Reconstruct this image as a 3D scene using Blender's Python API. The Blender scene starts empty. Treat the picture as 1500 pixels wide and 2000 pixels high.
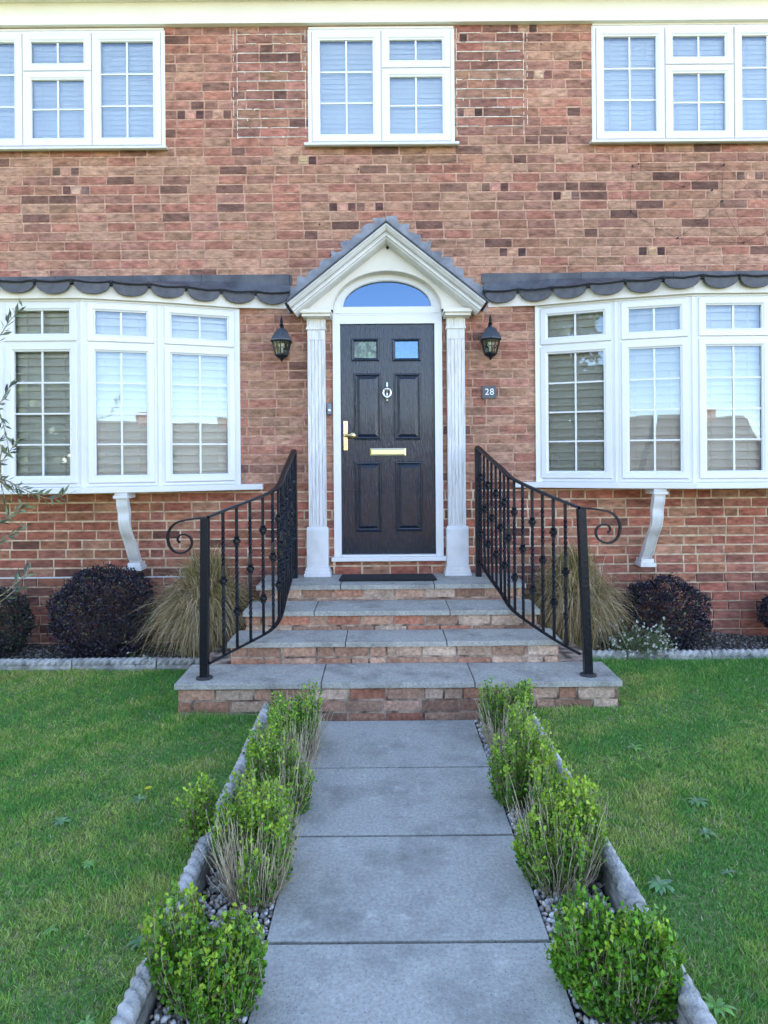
import bpy, bmesh, math, random
import numpy as np
from mathutils import Vector, Matrix
R = math.radians
rng = random.Random(28)
nr = np.random.default_rng(28)
S = bpy.context.scene
COL = S.collection

# ------------------------------------------------------------ camera, sky, sun, exposure
EYE = 1.55
F = 1317.0
ROLL = .0078
cam = bpy.data.cameras.new("camera")
cam.sensor_fit = 'VERTICAL'; cam.sensor_height = 24.0
cam.lens = 24.0 * F / 2000.0
cam.shift_y = -110 / 2000; cam.shift_x = 2 / 2000
cam.clip_start = .05; cam.clip_end = 2000
co = bpy.data.objects.new("camera", cam); COL.objects.link(co)
co.matrix_world = Matrix.Translation((0, 0, EYE)) @ Matrix.Rotation(R(90), 4, 'X') @ Matrix.Rotation(-ROLL, 4, 'Z')
S.camera = co
sun_dir = Vector((-.28, .78, .80)).normalized()          # towards the sun: behind the house
w = bpy.data.worlds.new("World"); S.world = w; w.use_nodes = True
nt = w.node_tree
sky = nt.nodes.new('ShaderNodeTexSky'); sky.sky_type = 'NISHITA'; sky.sun_disc = False
sky.sun_elevation = math.asin(sun_dir.z); sky.sun_rotation = math.atan2(sun_dir.x, sun_dir.y)
sky.air_density = .9; sky.dust_density = 0; sky.ozone_density = 2.0; sky.altitude = 600
bg = nt.nodes['Background']; bg.inputs['Strength'].default_value = .15
nt.links.new(sky.outputs[0], bg.inputs['Color'])
sl = bpy.data.lights.new("sun", 'SUN'); sl.energy = 3.2; sl.angle = R(.5); sl.color = (1, .95, .87)
so = bpy.data.objects.new("sun", sl); COL.objects.link(so)
so.rotation_euler = sun_dir.to_track_quat('Z', 'Y').to_euler()
S.view_settings.view_transform = 'Standard'; S.view_settings.look = 'None'
S.view_settings.exposure = 2.75; S.view_settings.gamma = 1
S.view_settings.use_white_balance = True
S.view_settings.white_balance_temperature = 7300
S.view_settings.white_balance_tint = 17
S.render.engine = 'CYCLES'
S.cycles.use_denoising = True
S.cycles.max_bounces = 8; S.cycles.transparent_max_bounces = 12


def at(x, y, d):
    """point seen at photo pixel (x, y), d metres away"""
    u, v = x - 748, y - 890
    c, s = math.cos(ROLL), math.sin(ROLL)
    return Vector(((u * c - v * s) * d / F, d, EYE - (u * s + v * c) * d / F))


def srgb(r, g, b):
    f = lambda c: (c / 255 / 12.92) if c / 255 <= .04045 else ((c / 255 + .055) / 1.055) ** 2.4
    return (f(r), f(g), f(b))


# ------------------------------------------------------------ materials
def mat(name, col=(.5, .5, .5), rough=.6, metal=0, var=0, vscale=8, bump=0, bscale=60, coat=0, attr=False,
        stretch=None, col2=None, translucent=0, spec=.5, detail=6):
    m = bpy.data.materials.new(name); m.use_nodes = True
    t = m.node_tree; N = t.nodes; L = t.links
    p = N['Principled BSDF']
    p.inputs['Roughness'].default_value = rough; p.inputs['Metallic'].default_value = metal
    p.inputs['Coat Weight'].default_value = coat; p.inputs['Coat Roughness'].default_value = .08
    p.inputs['Specular IOR Level'].default_value = spec
    tc = N.new('ShaderNodeTexCoord')
    mp = N.new('ShaderNodeMapping'); L.new(tc.outputs['Object'], mp.inputs[0])
    if stretch: mp.inputs['Scale'].default_value = stretch
    if attr:
        a = N.new('ShaderNodeAttribute'); a.attribute_name = 'Col'; src = a.outputs['Color']
    else:
        c = N.new('ShaderNodeRGB'); c.outputs[0].default_value = (*col, 1); src = c.outputs[0]
    if col2:
        n = N.new('ShaderNodeTexNoise'); n.inputs['Scale'].default_value = vscale * .6; n.inputs['Detail'].default_value = detail
        L.new(mp.outputs[0], n.inputs['Vector'])
        r = N.new('ShaderNodeMapRange'); r.inputs[1].default_value = .42; r.inputs[2].default_value = .62
        L.new(n.outputs[0], r.inputs[0])
        mx = N.new('ShaderNodeMix'); mx.data_type = 'RGBA'
        L.new(r.outputs[0], mx.inputs[0]); L.new(src, mx.inputs[6]); mx.inputs[7].default_value = (*col2, 1)
        src = mx.outputs[2]
    if var:
        n = N.new('ShaderNodeTexNoise'); n.inputs['Scale'].default_value = vscale; n.inputs['Detail'].default_value = detail
        L.new(mp.outputs[0], n.inputs['Vector'])
        r = N.new('ShaderNodeMapRange'); r.inputs[1].default_value = .25; r.inputs[2].default_value = .75
        r.inputs[3].default_value = 1 - var; r.inputs[4].default_value = 1 + var
        L.new(n.outputs[0], r.inputs[0])
        mx = N.new('ShaderNodeMix'); mx.data_type = 'RGBA'; mx.blend_type = 'MULTIPLY'; mx.inputs[0].default_value = 1
        L.new(src, mx.inputs[6]); L.new(r.outputs[0], mx.inputs[7]); src = mx.outputs[2]
    L.new(src, p.inputs['Base Color'])
    if bump:
        n = N.new('ShaderNodeTexNoise'); n.inputs['Scale'].default_value = bscale; n.inputs['Detail'].default_value = 5
        L.new(mp.outputs[0], n.inputs['Vector'])
        b = N.new('ShaderNodeBump'); b.inputs['Strength'].default_value = bump; b.inputs['Distance'].default_value = .01
        L.new(n.outputs[0], b.inputs['Height']); L.new(b.outputs[0], p.inputs['Normal'])
    if translucent:
        tr = N.new('ShaderNodeBsdfTranslucent'); L.new(src, tr.inputs[0])
        ms = N.new('ShaderNodeMixShader'); ms.inputs[0].default_value = translucent
        L.new(p.outputs[0], ms.inputs[1]); L.new(tr.outputs[0], ms.inputs[2])
        L.new(ms.outputs[0], N['Material Output'].inputs[0])
    return m


def glass_mat(name, ior=1.9, tint=(.9, .93, .92), wob=.0, sky_tint=(1, 1, 1)):
    m = bpy.data.materials.new(name); m.use_nodes = True
    t = m.node_tree; N = t.nodes; L = t.links
    N.remove(N['Principled BSDF'])
    fr = N.new('ShaderNodeFresnel'); fr.inputs[0].default_value = ior
    tr = N.new('ShaderNodeBsdfTransparent'); tr.inputs[0].default_value = (*tint, 1)
    gl = N.new('ShaderNodeBsdfGlossy'); gl.inputs['Roughness'].default_value = .0; gl.inputs['Color'].default_value = (*sky_tint, 1)  # blue of the mirrored sky is put into the glossy colour
    ms = N.new('ShaderNodeMixShader')
    L.new(fr.outputs[0], ms.inputs[0]); L.new(tr.outputs[0], ms.inputs[1]); L.new(gl.outputs[0], ms.inputs[2])
    L.new(ms.outputs[0], N['Material Output'].inputs[0])
    if wob:
        tc = N.new('ShaderNodeTexCoord')
        n = N.new('ShaderNodeTexNoise'); n.inputs['Scale'].default_value = 3; n.inputs['Detail'].default_value = 1
        L.new(tc.outputs['Object'], n.inputs['Vector'])
        b = N.new('ShaderNodeBump'); b.inputs['Strength'].default_value = wob; b.inputs['Distance'].default_value = .01
        L.new(n.outputs[0], b.inputs['Height']); L.new(b.outputs[0], gl.inputs['Normal'])
    return m


def brick_tex_mat(name, c1, c2, mortar):
    m = bpy.data.materials.new(name); m.use_nodes = True
    t = m.node_tree; N = t.nodes; L = t.links; p = N['Principled BSDF']; p.inputs['Roughness'].default_value = .9
    tc = N.new('ShaderNodeTexCoord')
    sp = N.new('ShaderNodeSeparateXYZ'); L.new(tc.outputs['Object'], sp.inputs[0])
    ad = N.new('ShaderNodeMath'); L.new(sp.outputs[0], ad.inputs[0]); L.new(sp.outputs[1], ad.inputs[1])
    cb = N.new('ShaderNodeCombineXYZ'); L.new(ad.outputs[0], cb.inputs[0]); L.new(sp.outputs[2], cb.inputs[1])
    b = N.new('ShaderNodeTexBrick'); L.new(cb.outputs[0], b.inputs[0])
    b.inputs['Scale'].default_value = 1; b.inputs['Brick Width'].default_value = .225; b.inputs['Row Height'].default_value = .075
    b.inputs['Mortar Size'].default_value = .006
    b.inputs['Color1'].default_value = (*c1, 1); b.inputs['Color2'].default_value = (*c2, 1); b.inputs['Mortar'].default_value = (*mortar, 1)
    L.new(b.outputs[0], p.inputs['Base Color'])
    return m


def slab_mat(name, c1, c2, stain, sc=3.0):
    m = bpy.data.materials.new(name); m.use_nodes = True
    t = m.node_tree; N = t.nodes; L = t.links; p = N['Principled BSDF']; p.inputs['Roughness'].default_value = .82
    p.inputs['Specular IOR Level'].default_value = .35
    tc = N.new('ShaderNodeTexCoord')

    def noise(s, d, lo, hi, rough=.6):
        n = N.new('ShaderNodeTexNoise'); n.inputs['Scale'].default_value = s; n.inputs['Detail'].default_value = d; n.inputs['Roughness'].default_value = rough
        L.new(tc.outputs['Object'], n.inputs['Vector'])
        r = N.new('ShaderNodeMapRange'); r.inputs[1].default_value = lo; r.inputs[2].default_value = hi
        L.new(n.outputs[0], r.inputs[0]); return r.outputs[0]

    def mix(f, a, b, mode='MIX'):
        x = N.new('ShaderNodeMix'); x.data_type = 'RGBA'; x.blend_type = mode
        L.new(f, x.inputs[0]) if not isinstance(f, float) else setattr(x.inputs[0], 'default_value', f)
        for i, v in ((6, a), (7, b)):
            if isinstance(v, tuple): x.inputs[i].default_value = (*v, 1)
            else: L.new(v, x.inputs[i])
        return x.outputs[2]
    base = mix(noise(75, 6, .38, .62, .8), tuple(v * .85 for v in c1), c2)
    base = mix(noise(150, 3, .57, .66), base, tuple(v * .40 for v in c1))
    st = noise(sc, 9, .47, .72, .72)
    mm = N.new('ShaderNodeMath'); mm.operation = 'MULTIPLY'; mm.inputs[1].default_value = .75; L.new(st, mm.inputs[0])
    base = mix(mm.outputs[0], base, stain)
    st2 = noise(sc * 2.3, 7, .58, .70, .7)
    mm = N.new('ShaderNodeMath'); mm.operation = 'MULTIPLY'; mm.inputs[1].default_value = .35; L.new(st2, mm.inputs[0])
    base = mix(mm.outputs[0], base, tuple(min(1, v * 1.5) for v in c2))
    L.new(base, p.inputs['Base Color'])
    n = N.new('ShaderNodeTexNoise'); n.inputs['Scale'].default_value = 160; n.inputs['Detail'].default_value = 6
    L.new(tc.outputs['Object'], n.inputs['Vector'])
    b = N.new('ShaderNodeBump'); b.inputs['Strength'].default_value = .5; b.inputs['Distance'].default_value = .006
    L.new(n.outputs[0], b.inputs['Height']); L.new(b.outputs[0], p.inputs['Normal'])
    return m


M = {}
M['brick'] = mat('brick', attr=True, rough=.92, var=.50, vscale=30, bump=.9, bscale=60, spec=.2, detail=10, stretch=(.55, 1, 1.3))
def weather(m, amt=.35, sc=1.6, stretch=(1, 1, .45), grit=.5):
    """broad dirt patches and dark grit over whatever feeds the base colour"""
    t = m.node_tree; N = t.nodes; L = t.links; p = N['Principled BSDF']
    src = p.inputs['Base Color'].links[0].from_socket
    tc = N.new('ShaderNodeTexCoord'); mp = N.new('ShaderNodeMapping'); mp.inputs['Scale'].default_value = stretch
    L.new(tc.outputs['Object'], mp.inputs[0])
    for scale, lo, hi, k, det in ((sc, .3, .7, amt, 8), (150, .56, .70, grit, 3)):
        n = N.new('ShaderNodeTexNoise'); n.inputs['Scale'].default_value = scale; n.inputs['Detail'].default_value = det
        L.new(mp.outputs[0] if scale == sc else tc.outputs['Object'], n.inputs['Vector'])
        r = N.new('ShaderNodeMapRange'); r.inputs[1].default_value = lo; r.inputs[2].default_value = hi
        r.inputs[3].default_value = 1 + (k * .45 if scale == sc else 0); r.inputs[4].default_value = 1 - k * .55
        L.new(n.outputs[0], r.inputs[0])
        mx = N.new('ShaderNodeMix'); mx.data_type = 'RGBA'; mx.blend_type = 'MULTIPLY'; mx.inputs[0].default_value = 1
        L.new(src, mx.inputs[6]); L.new(r.outputs[0], mx.inputs[7]); src = mx.outputs[2]
    L.new(src, p.inputs['Base Color'])
weather(M['brick'])
M['stepbrick'] = mat('stepbrick', attr=True, rough=.92, var=.38, vscale=45, bump=.9, bscale=80, spec=.2, detail=8)
weather(M['stepbrick'], .45, 7, (1, 1, 1.4), .6)
M['mortar'] = mat('mortar', srgb(190, 150, 128), rough=.95, var=.3, vscale=30, bump=.5, bscale=120, col2=srgb(178, 132, 112), spec=.2)
M['mortar_low'] = mat('mortar_low', srgb(214, 190, 162), rough=.95, var=.2, vscale=25, bump=.5, bscale=120, col2=srgb(188, 158, 132), spec=.2)
M['step_mortar'] = mat('step_mortar', srgb(178, 156, 136), rough=.95, var=.35, vscale=18, bump=.6, bscale=90, col2=srgb(95, 80, 70), spec=.2)
M['house_brick'] = brick_tex_mat('house_brick', (.25, .11, .08), (.32, .18, .12), (.4, .32, .26))
M['far_brick'] = brick_tex_mat('far_brick', (.42, .14, .08), (.5, .2, .12), (.5, .42, .35))
M['roof_tile'] = mat('roof_tile', (.16, .11, .085), rough=.85, var=.35, vscale=5, bump=.4, bscale=20)
M['upvc'] = mat('upvc', (.72, .71, .69), rough=.28, var=.03, vscale=5)
M['sill'] = mat('sill', (.66, .65, .62), rough=.45, var=.07, vscale=9)
M['cream'] = mat('cream', (.73, .68, .60), rough=.5, var=.06, vscale=6, bump=.05, bscale=60)
M['fascia'] = mat('fascia', (.80, .77, .70), rough=.5, var=.06, vscale=3)
M['paint'] = mat('paint', (.71, .69, .67), rough=.55, var=.06, vscale=14, bump=.15, bscale=60, col2=(.64, .62, .59))
M['peel'] = mat('peel', (.72, .70, .67), rough=.65, var=.14, vscale=70, bump=.9, bscale=60, stretch=(1.5, 1.5, .12), col2=(.60, .575, .54))
for n_ in M['peel'].node_tree.nodes:
    if n_.type == 'MAP_RANGE' and abs(n_.inputs[1].default_value - .42) < .001: n_.inputs[1].default_value = .54; n_.inputs[2].default_value = .60
M['lead'] = mat('lead', (.24, .25, .27), rough=.6, var=.3, vscale=14, bump=.4, bscale=30, col2=(.15, .16, .18))
M['felt'] = mat('felt', (.085, .09, .10), rough=.6, var=.3, vscale=9, bump=.4, bscale=60, col2=(.055, .058, .066))
M['scallop'] = mat('scallop', (.085, .085, .095), rough=.7, var=.3, vscale=20, bump=.3, bscale=60)
M['dark'] = mat('dark', (.012, .012, .014), rough=.8)
M['door'] = mat('door', (.0030, .0095, .024), rough=.24, bump=.5, bscale=60, stretch=(3.0, 3.0, .22), coat=.12, var=.5, vscale=40, spec=.45)  # black door, base pushed to navy in place of the sky's blue sheen
M['brass'] = mat('brass', (.66, .50, .26), rough=.22, metal=1)
M['brasslight'] = mat('brasslight', (.75, .68, .42), rough=.16, metal=1)
M['chrome'] = mat('chrome', (.82, .82, .80), rough=.12, metal=1)
M['iron'] = mat('iron', (.002, .0035, .008), rough=.38, bump=.25, bscale=50, spec=.35)
M['slab'] = slab_mat('slab', (.36, .35, .30), (.48, .465, .40), (.14, .135, .115))
M['tread'] = slab_mat('tread', (.36, .34, .29), (.50, .47, .40), (.11, .10, .085), 5)
M['joint'] = mat('joint', (.04, .037, .033), rough=1)
M['rope'] = mat('rope', (.42, .40, .365), rough=.95, var=.35, vscale=20, bump=.5, bscale=80, col2=(.25, .24, .215))
M['soil'] = mat('soil', (.055, .043, .032), rough=1, var=.6, vscale=30, bump=1, bscale=60)
M['turf'] = mat('turf', (.09, .16, .04), rough=1, var=.6, vscale=40, bump=.8, bscale=90, col2=(.20, .20, .09))
M['blade'] = mat('blade', attr=True, rough=.6, translucent=.3, spec=.3)
M['leaf'] = mat('leaf', attr=True, rough=.42, translucent=.28, spec=.5)
M['darkleaf'] = mat('darkleaf', attr=True, rough=.5, translucent=.08, spec=.4)
M['straw'] = mat('straw', attr=True, rough=.7, translucent=.25, spec=.3)
M['twig'] = mat('twig', (.30, .22, .14), rough=.9, var=.35, vscale=20)
M['drytwig'] = mat('drytwig', (.42, .33, .22), rough=.9, var=.5, vscale=25)
M['paletwig'] = mat('paletwig', (.62, .50, .34), rough=.9, var=.4, vscale=25)
M['bark'] = mat('bark', (.11, .09, .065), rough=.95, var=.4, vscale=10, bump=.8, bscale=30)
M['stone'] = mat('stone', attr=True, rough=.85, var=.15, vscale=60)
M['blind'] = mat('blind', (.84, .80, .69), rough=.55, translucent=.1)
M['blindcool'] = mat('blindcool', (.84, .87, .86), rough=.5, translucent=.1)
M['room'] = mat('room', (.10, .09, .08), rough=.9)
M['glass'] = glass_mat('glass', 1.95, (.96, .98, .97), .06, (.62, .82, 1))
M['glass_upper'] = glass_mat('glass_upper', 2.5, (.94, .97, .98), .06, (.80, .95, 1))
M['glass_door'] = glass_mat('glass_door', 2.3, (.5, .58, .6), .05, (.38, .66, 1))
M['glass_obscure'] = glass_mat('glass_obscure', 1.35, (.9, .95, .9), .4)
M['glass_lamp'] = glass_mat('glass_lamp', 1.45, (.9, .92, .88))
M['frosted'] = mat('frosted', (.22, .30, .24), rough=.25, bump=.8, bscale=60, var=.8, vscale=45, col2=(.06, .09, .07))  # frosted glass, with the green of the mirrored tree put into its colour
M['slate'] = mat('slate', (.085, .09, .095), rough=.6, var=.2, vscale=40)
M['white'] = mat('white', (.85, .85, .83), rough=.5)
M['grey'] = mat('grey', (.18, .20, .23), rough=.4)
M['mat'] = mat('mat', (.015, .016, .018), rough=1, bump=1, bscale=250)
M['asphalt'] = mat('asphalt', (.05, .05, .052), rough=.9, var=.2, vscale=8)
M['bulb'] = mat('bulb', (.62, .62, .52), rough=.3)


# ------------------------------------------------------------ mesh builder
class MB:
    def __init__(s):
        s.v, s.f, s.c = [], [], []
        s.smooth = False

    def add(s, vs, fs, col=None):
        o = len(s.v); s.v += [tuple(v) for v in vs]; s.f += [tuple(i + o for i in f) for f in fs]
        if col is not None: s.c += [col] * len(vs)

    def box(s, x0, x1, y0, y1, z0, z1, col=None):
        s.add([(x0, y0, z0), (x1, y0, z0), (x1, y1, z0), (x0, y1, z0), (x0, y0, z1), (x1, y0, z1), (x1, y1, z1), (x0, y1, z1)],
              [(0, 1, 5, 4), (1, 2, 6, 5), (2, 3, 7, 6), (3, 0, 4, 7), (4, 5, 6, 7), (3, 2, 1, 0)], col)

    def obox(s, O, a, n, a0, a1, n0, n1, z0, z1):
        """box in a wall frame: a along, n outwards, z up"""
        O, a, n = Vector(O), Vector(a), Vector(n); Z = Vector((0, 0, 1))
        P = lambda i, j, k: O + a * i + n * j + Z * k
        s.add([P(a0, n1, z0), P(a1, n1, z0), P(a1, n0, z0), P(a0, n0, z0), P(a0, n1, z1), P(a1, n1, z1), P(a1, n0, z1), P(a0, n0, z1)],
              [(0, 1, 5, 4), (1, 2, 6, 5), (2, 3, 7, 6), (3, 0, 4, 7), (4, 5, 6, 7), (3, 2, 1, 0)])

    def ring(s, O, a, n, a0, a1, z0, z1, prof, cap=False):
        """mitred picture-frame moulding: prof = [(inset, outward), ...]"""
        O, a, n = Vector(O), Vector(a), Vector(n); Z = Vector((0, 0, 1))
        vs = []
        for i, h in prof:
            for (p, q) in ((a0 + i, z0 + i), (a1 - i, z0 + i), (a1 - i, z1 - i), (a0 + i, z1 - i)):
                vs.append(O + a * p + n * h + Z * q)
        fs = []
        for k in range(len(prof) - 1):
            for j in range(4):
                fs.append((k * 4 + j, k * 4 + (j + 1) % 4, k * 4 + 4 + (j + 1) % 4, k * 4 + 4 + j))
        if cap:
            k = (len(prof) - 1) * 4; fs.append((k, k + 1, k + 2, k + 3))
        s.add(vs, fs)

    def tube(s, pts, rad, n=6, caps=True, sq=False, twist=None, up=None):
        pts = [Vector(p) for p in pts]
        if not hasattr(rad, '__len__'): rad = [rad] * len(pts)
        vs, fs = [], []
        prev = None
        for i, p in enumerate(pts):
            t = (pts[min(i + 1, len(pts) - 1)] - pts[max(i - 1, 0)]).normalized()
            if prev is None:
                ref = Vector(up) if up else (Vector((0, 0, 1)) if abs(t.z) < .9 else Vector((0, 1, 0)))
                x = t.cross(ref).normalized()
            else:
                x = (prev - t * prev.dot(t)).normalized()
            prev = x; y = t.cross(x)
            tw = twist[i] if twist else 0
            for k in range(n):
                a = 2 * math.pi * (k + (.5 if sq else 0)) / n + tw
                vs.append(p + (x * math.cos(a) + y * math.sin(a)) * rad[i])
        for i in range(len(pts) - 1):
            for k in range(n):
                fs.append((i * n + k, i * n + (k + 1) % n, (i + 1) * n + (k + 1) % n, (i + 1) * n + k))
        if caps:
            fs.append(tuple(range(n))[::-1]); fs.append(tuple((len(pts) - 1) * n + k for k in range(n)))
        s.add(vs, fs)

    def lathe(s, c, prof, n=16, axis='z', rot=0):
        vs, fs = [], []
        for r, h in prof:
            for k in range(n):
                a = 2 * math.pi * k / n + rot
                p = (r * math.cos(a), r * math.sin(a), h)
                if axis == 'y': p = (p[0], p[2], p[1])
                if axis == 'x': p = (p[2], p[0], p[1])
                vs.append((c[0] + p[0], c[1] + p[1], c[2] + p[2]))
        for i in range(len(prof) - 1):
            for k in range(n):
                fs.append((i * n + k, i * n + (k + 1) % n, (i + 1) * n + (k + 1) % n, (i + 1) * n + k))
        fs.append(tuple(range(n))); fs.append(tuple((len(prof) - 1) * n + k for k in range(n)))
        s.add(vs, fs)

    def prism(s, poly, fn, h0, h1):
        """poly 2-D points, fn(u, v, h) -> 3-D"""
        n = len(poly)
        vs = [fn(u, v, h0) for u, v in poly] + [fn(u, v, h1) for u, v in poly]
        fs = [tuple(range(n))[::-1], tuple(range(n, 2 * n))] + [(i, (i + 1) % n, n + (i + 1) % n, n + i) for i in range(n)]
        s.add(vs, fs)

    def build(s, name, m, parent=None, recalc=True, bevel=0):
        me = bpy.data.meshes.new(name)
        me.from_pydata(s.v, [], s.f)
        if s.c:
            a = me.color_attributes.new('Col', 'FLOAT_COLOR', 'POINT')
            a.data.foreach_set('color', np.array([(*c, 1) for c in s.c], dtype=np.float32).ravel())
        me.materials.append(m if not isinstance(m, str) else M[m])
        if recalc:
            bm = bmesh.new(); bm.from_mesh(me); bmesh.ops.recalc_face_normals(bm, faces=bm.faces)
            bm.to_mesh(me); bm.free()
        o = bpy.data.objects.new(name, me); COL.objects.link(o)
        if parent: o.parent = parent
        if s.smooth:
            for p in me.polygons: p.use_smooth = True
        if bevel:
            b = o.modifiers.new('bevel', 'BEVEL'); b.width = bevel; b.segments = 2; b.limit_method = 'ANGLE'
        return o


def np_mesh(name, V, Fc, C, m, parent=None, k=4, smooth=False):
    """V (n,3), Fc (m,k), C (n,3)"""
    me = bpy.data.meshes.new(name)
    me.vertices.add(len(V)); me.vertices.foreach_set('co', np.asarray(V, np.float32).ravel())
    me.loops.add(Fc.size); me.loops.foreach_set('vertex_index', Fc.astype(np.int32).ravel())
    me.polygons.add(len(Fc)); me.polygons.foreach_set('loop_start', np.arange(0, Fc.size, k, dtype=np.int32))
    if smooth: me.polygons.foreach_set('use_smooth', np.ones(len(Fc), bool))
    me.update(calc_edges=True)
    if C is not None:
        a = me.color_attributes.new('Col', 'FLOAT_COLOR', 'POINT')
        a.data.foreach_set('color', np.hstack([C, np.ones((len(C), 1))]).astype(np.float32).ravel())
    me.materials.append(M[m])
    o = bpy.data.objects.new(name, me); COL.objects.link(o)
    if parent: o.parent = parent
    return o


def empty(name, label, cat, loc=(0, 0, 0), group=None):
    o = bpy.data.objects.new(name, None); COL.objects.link(o); o.location = loc; o.empty_display_size = .1
    o['label'] = label; o['category'] = cat
    if group: o['group'] = group
    # children are built in world coordinates: keep them there
    return o


def tag(o, label, cat, group=None, kind=None):
    o['label'] = label; o['category'] = cat
    if group: o['group'] = group
    if kind: o['kind'] = kind
    return o


def struct(o, label):
    o['kind'] = 'structure'; o['label'] = label; return o


def seat(root):
    """children built in world space are shifted so the Empty can stand at the thing's base"""
    off = Vector(root.location)
    for c in root.children:
        c.location = Vector(c.location) - off


def spline(pts, n=10):
    pts = [Vector(p) for p in pts]; out = []
    P = [pts[0] * 2 - pts[1]] + pts + [pts[-1] * 2 - pts[-2]]
    for i in range(1, len(P) - 2):
        for k in range(n):
            t = k / n
            out.append(.5 * ((2 * P[i]) + (-P[i - 1] + P[i + 1]) * t + (2 * P[i - 1] - 5 * P[i] + 4 * P[i + 1] - P[i + 2]) * t * t + (-P[i - 1] + 3 * P[i] - 3 * P[i + 1] + P[i + 2]) * t ** 3))
    out.append(pts[-1]); return out


# ============================================================ THE HOUSE
YW = 5.42
LB, RB = -2.543, 2.628                       # bay centres
BAYP = [(-1.39, 0), (-.825, -.225), (-.30, -.375), (.30, -.375), (.825, -.225), (1.39, 0)]
DX = .042                                    # door centre
openings = [(LB - 1.36, LB + 1.36, 1.32, 2.84), (RB - 1.36, RB + 1.36, 1.32, 2.84),
            (DX - .43, DX + .43, .70, 2.98),
            (-.557, .575, 4.06, 4.965), (1.722, 3.40, 4.06, 4.975), (-3.43, -1.748, 4.04, 4.965)]

house = empty('brick_house', 'brick house with a gabled white porch, black front door and two bow windows', 'house', (0, YW, 0))


def rect_sub(rs, o):
    out = []
    for (a, b, c, d) in rs:
        if b <= o[0] or a >= o[1] or d <= o[2] or c >= o[3]:
            out.append((a, b, c, d)); continue
        if a < o[0]: out.append((a, o[0], c, d))
        if b > o[1]: out.append((o[1], b, c, d))
        a2, b2 = max(a, o[0]), min(b, o[1])
        if c < o[2]: out.append((a2, b2, c, o[2]))
        if d > o[3]: out.append((a2, b2, o[3], d))
    return [r for r in out if r[1] - r[0] > .012 and r[3] - r[2] > .008]


def brick_field(mb, O, a, n, u0, u1, z0, z1, ops, colf, proud=.004, course=.075, seed=1, zoff=0, headers=.1, jit=.0012):
    g = random.Random(seed)
    O, a, n = Vector(O), Vector(a), Vector(n); Z = Vector((0, 0, 1))
    k = 0; z = z0
    while z < z1 - .012:
        queue = []
        zt = min(z + course - .010, z1)
        u = u0 - (.1125 if k % 2 else 0) - g.uniform(0, .03)
        while u < u1:
            r = g.random()
            L = .215; force = None
            if queue: L, force = queue.pop(0)
            elif r < headers * .45: L = .1025
            elif r < headers * .62 and z > 3.1 and colf is house_col: L = .062; force = B_DRK; queue = [(.066, B_LGT), (.062, B_DRK)]
            elif r < headers: L = .1025
            e = u + L
            rs = [(max(u, u0), min(e, u1), z, zt)]
            if rs[0][1] - rs[0][0] > .015:
                for o in ops: rs = rect_sub(rs, o)
                col = colf(u + L / 2, z, L < .2, g) if not force else tuple(v * g.uniform(.9, 1.1) for v in g.choice(force))
                for (p, q, s_, t_) in rs:
                    h = proud + g.uniform(-jit, jit)
                    c = .0025
                    j = [g.uniform(-.0018, .0018) for _ in range(8)]
                    vs = [O + a * (p + j[0]) + n * -.004 + Z * (s_ + j[1]), O + a * (q + j[2]) + n * -.004 + Z * (s_ + j[3]),
                          O + a * (q + j[4]) + n * -.004 + Z * (t_ + j[5]), O + a * (p + j[6]) + n * -.004 + Z * (t_ + j[7]),
                          O + a * (p + j[0] + c) + n * h + Z * (s_ + j[1] + c), O + a * (q + j[2] - c) + n * h + Z * (s_ + j[3] + c),
                          O + a * (q + j[4] - c) + n * h + Z * (t_ + j[5] - c), O + a * (p + j[6] + c) + n * h + Z * (t_ + j[7] - c)]
                    mb.add(vs, [(4, 5, 6, 7), (0, 1, 5, 4), (1, 2, 6, 5), (2, 3, 7, 6), (3, 0, 4, 7)], col)
            u = e + .010
        z += course; k += 1


B_TAN = [srgb(188, 150, 118), srgb(174, 134, 106), srgb(196, 156, 126), srgb(166, 130, 96)]
B_RED = [srgb(180, 98, 80), srgb(186, 108, 88), srgb(170, 92, 76), srgb(178, 114, 98)]
B_ORG = [srgb(176, 122, 90), srgb(164, 110, 80), srgb(182, 128, 96)]
B_PUR = [srgb(150, 100, 88), srgb(140, 92, 82), srgb(158, 108, 96)]
B_LGT = [srgb(190, 148, 122), srgb(184, 138, 114)]
B_DRK = [srgb(100, 70, 64), srgb(84, 60, 57), srgb(112, 80, 70), srgb(124, 92, 80)]


def pn(x, z):
    return math.sin(x * 1.9 + 1.3) * math.sin(z * 2.7 + .4) + .5 * math.sin(x * 4.3 + z * 3.1)


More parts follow.
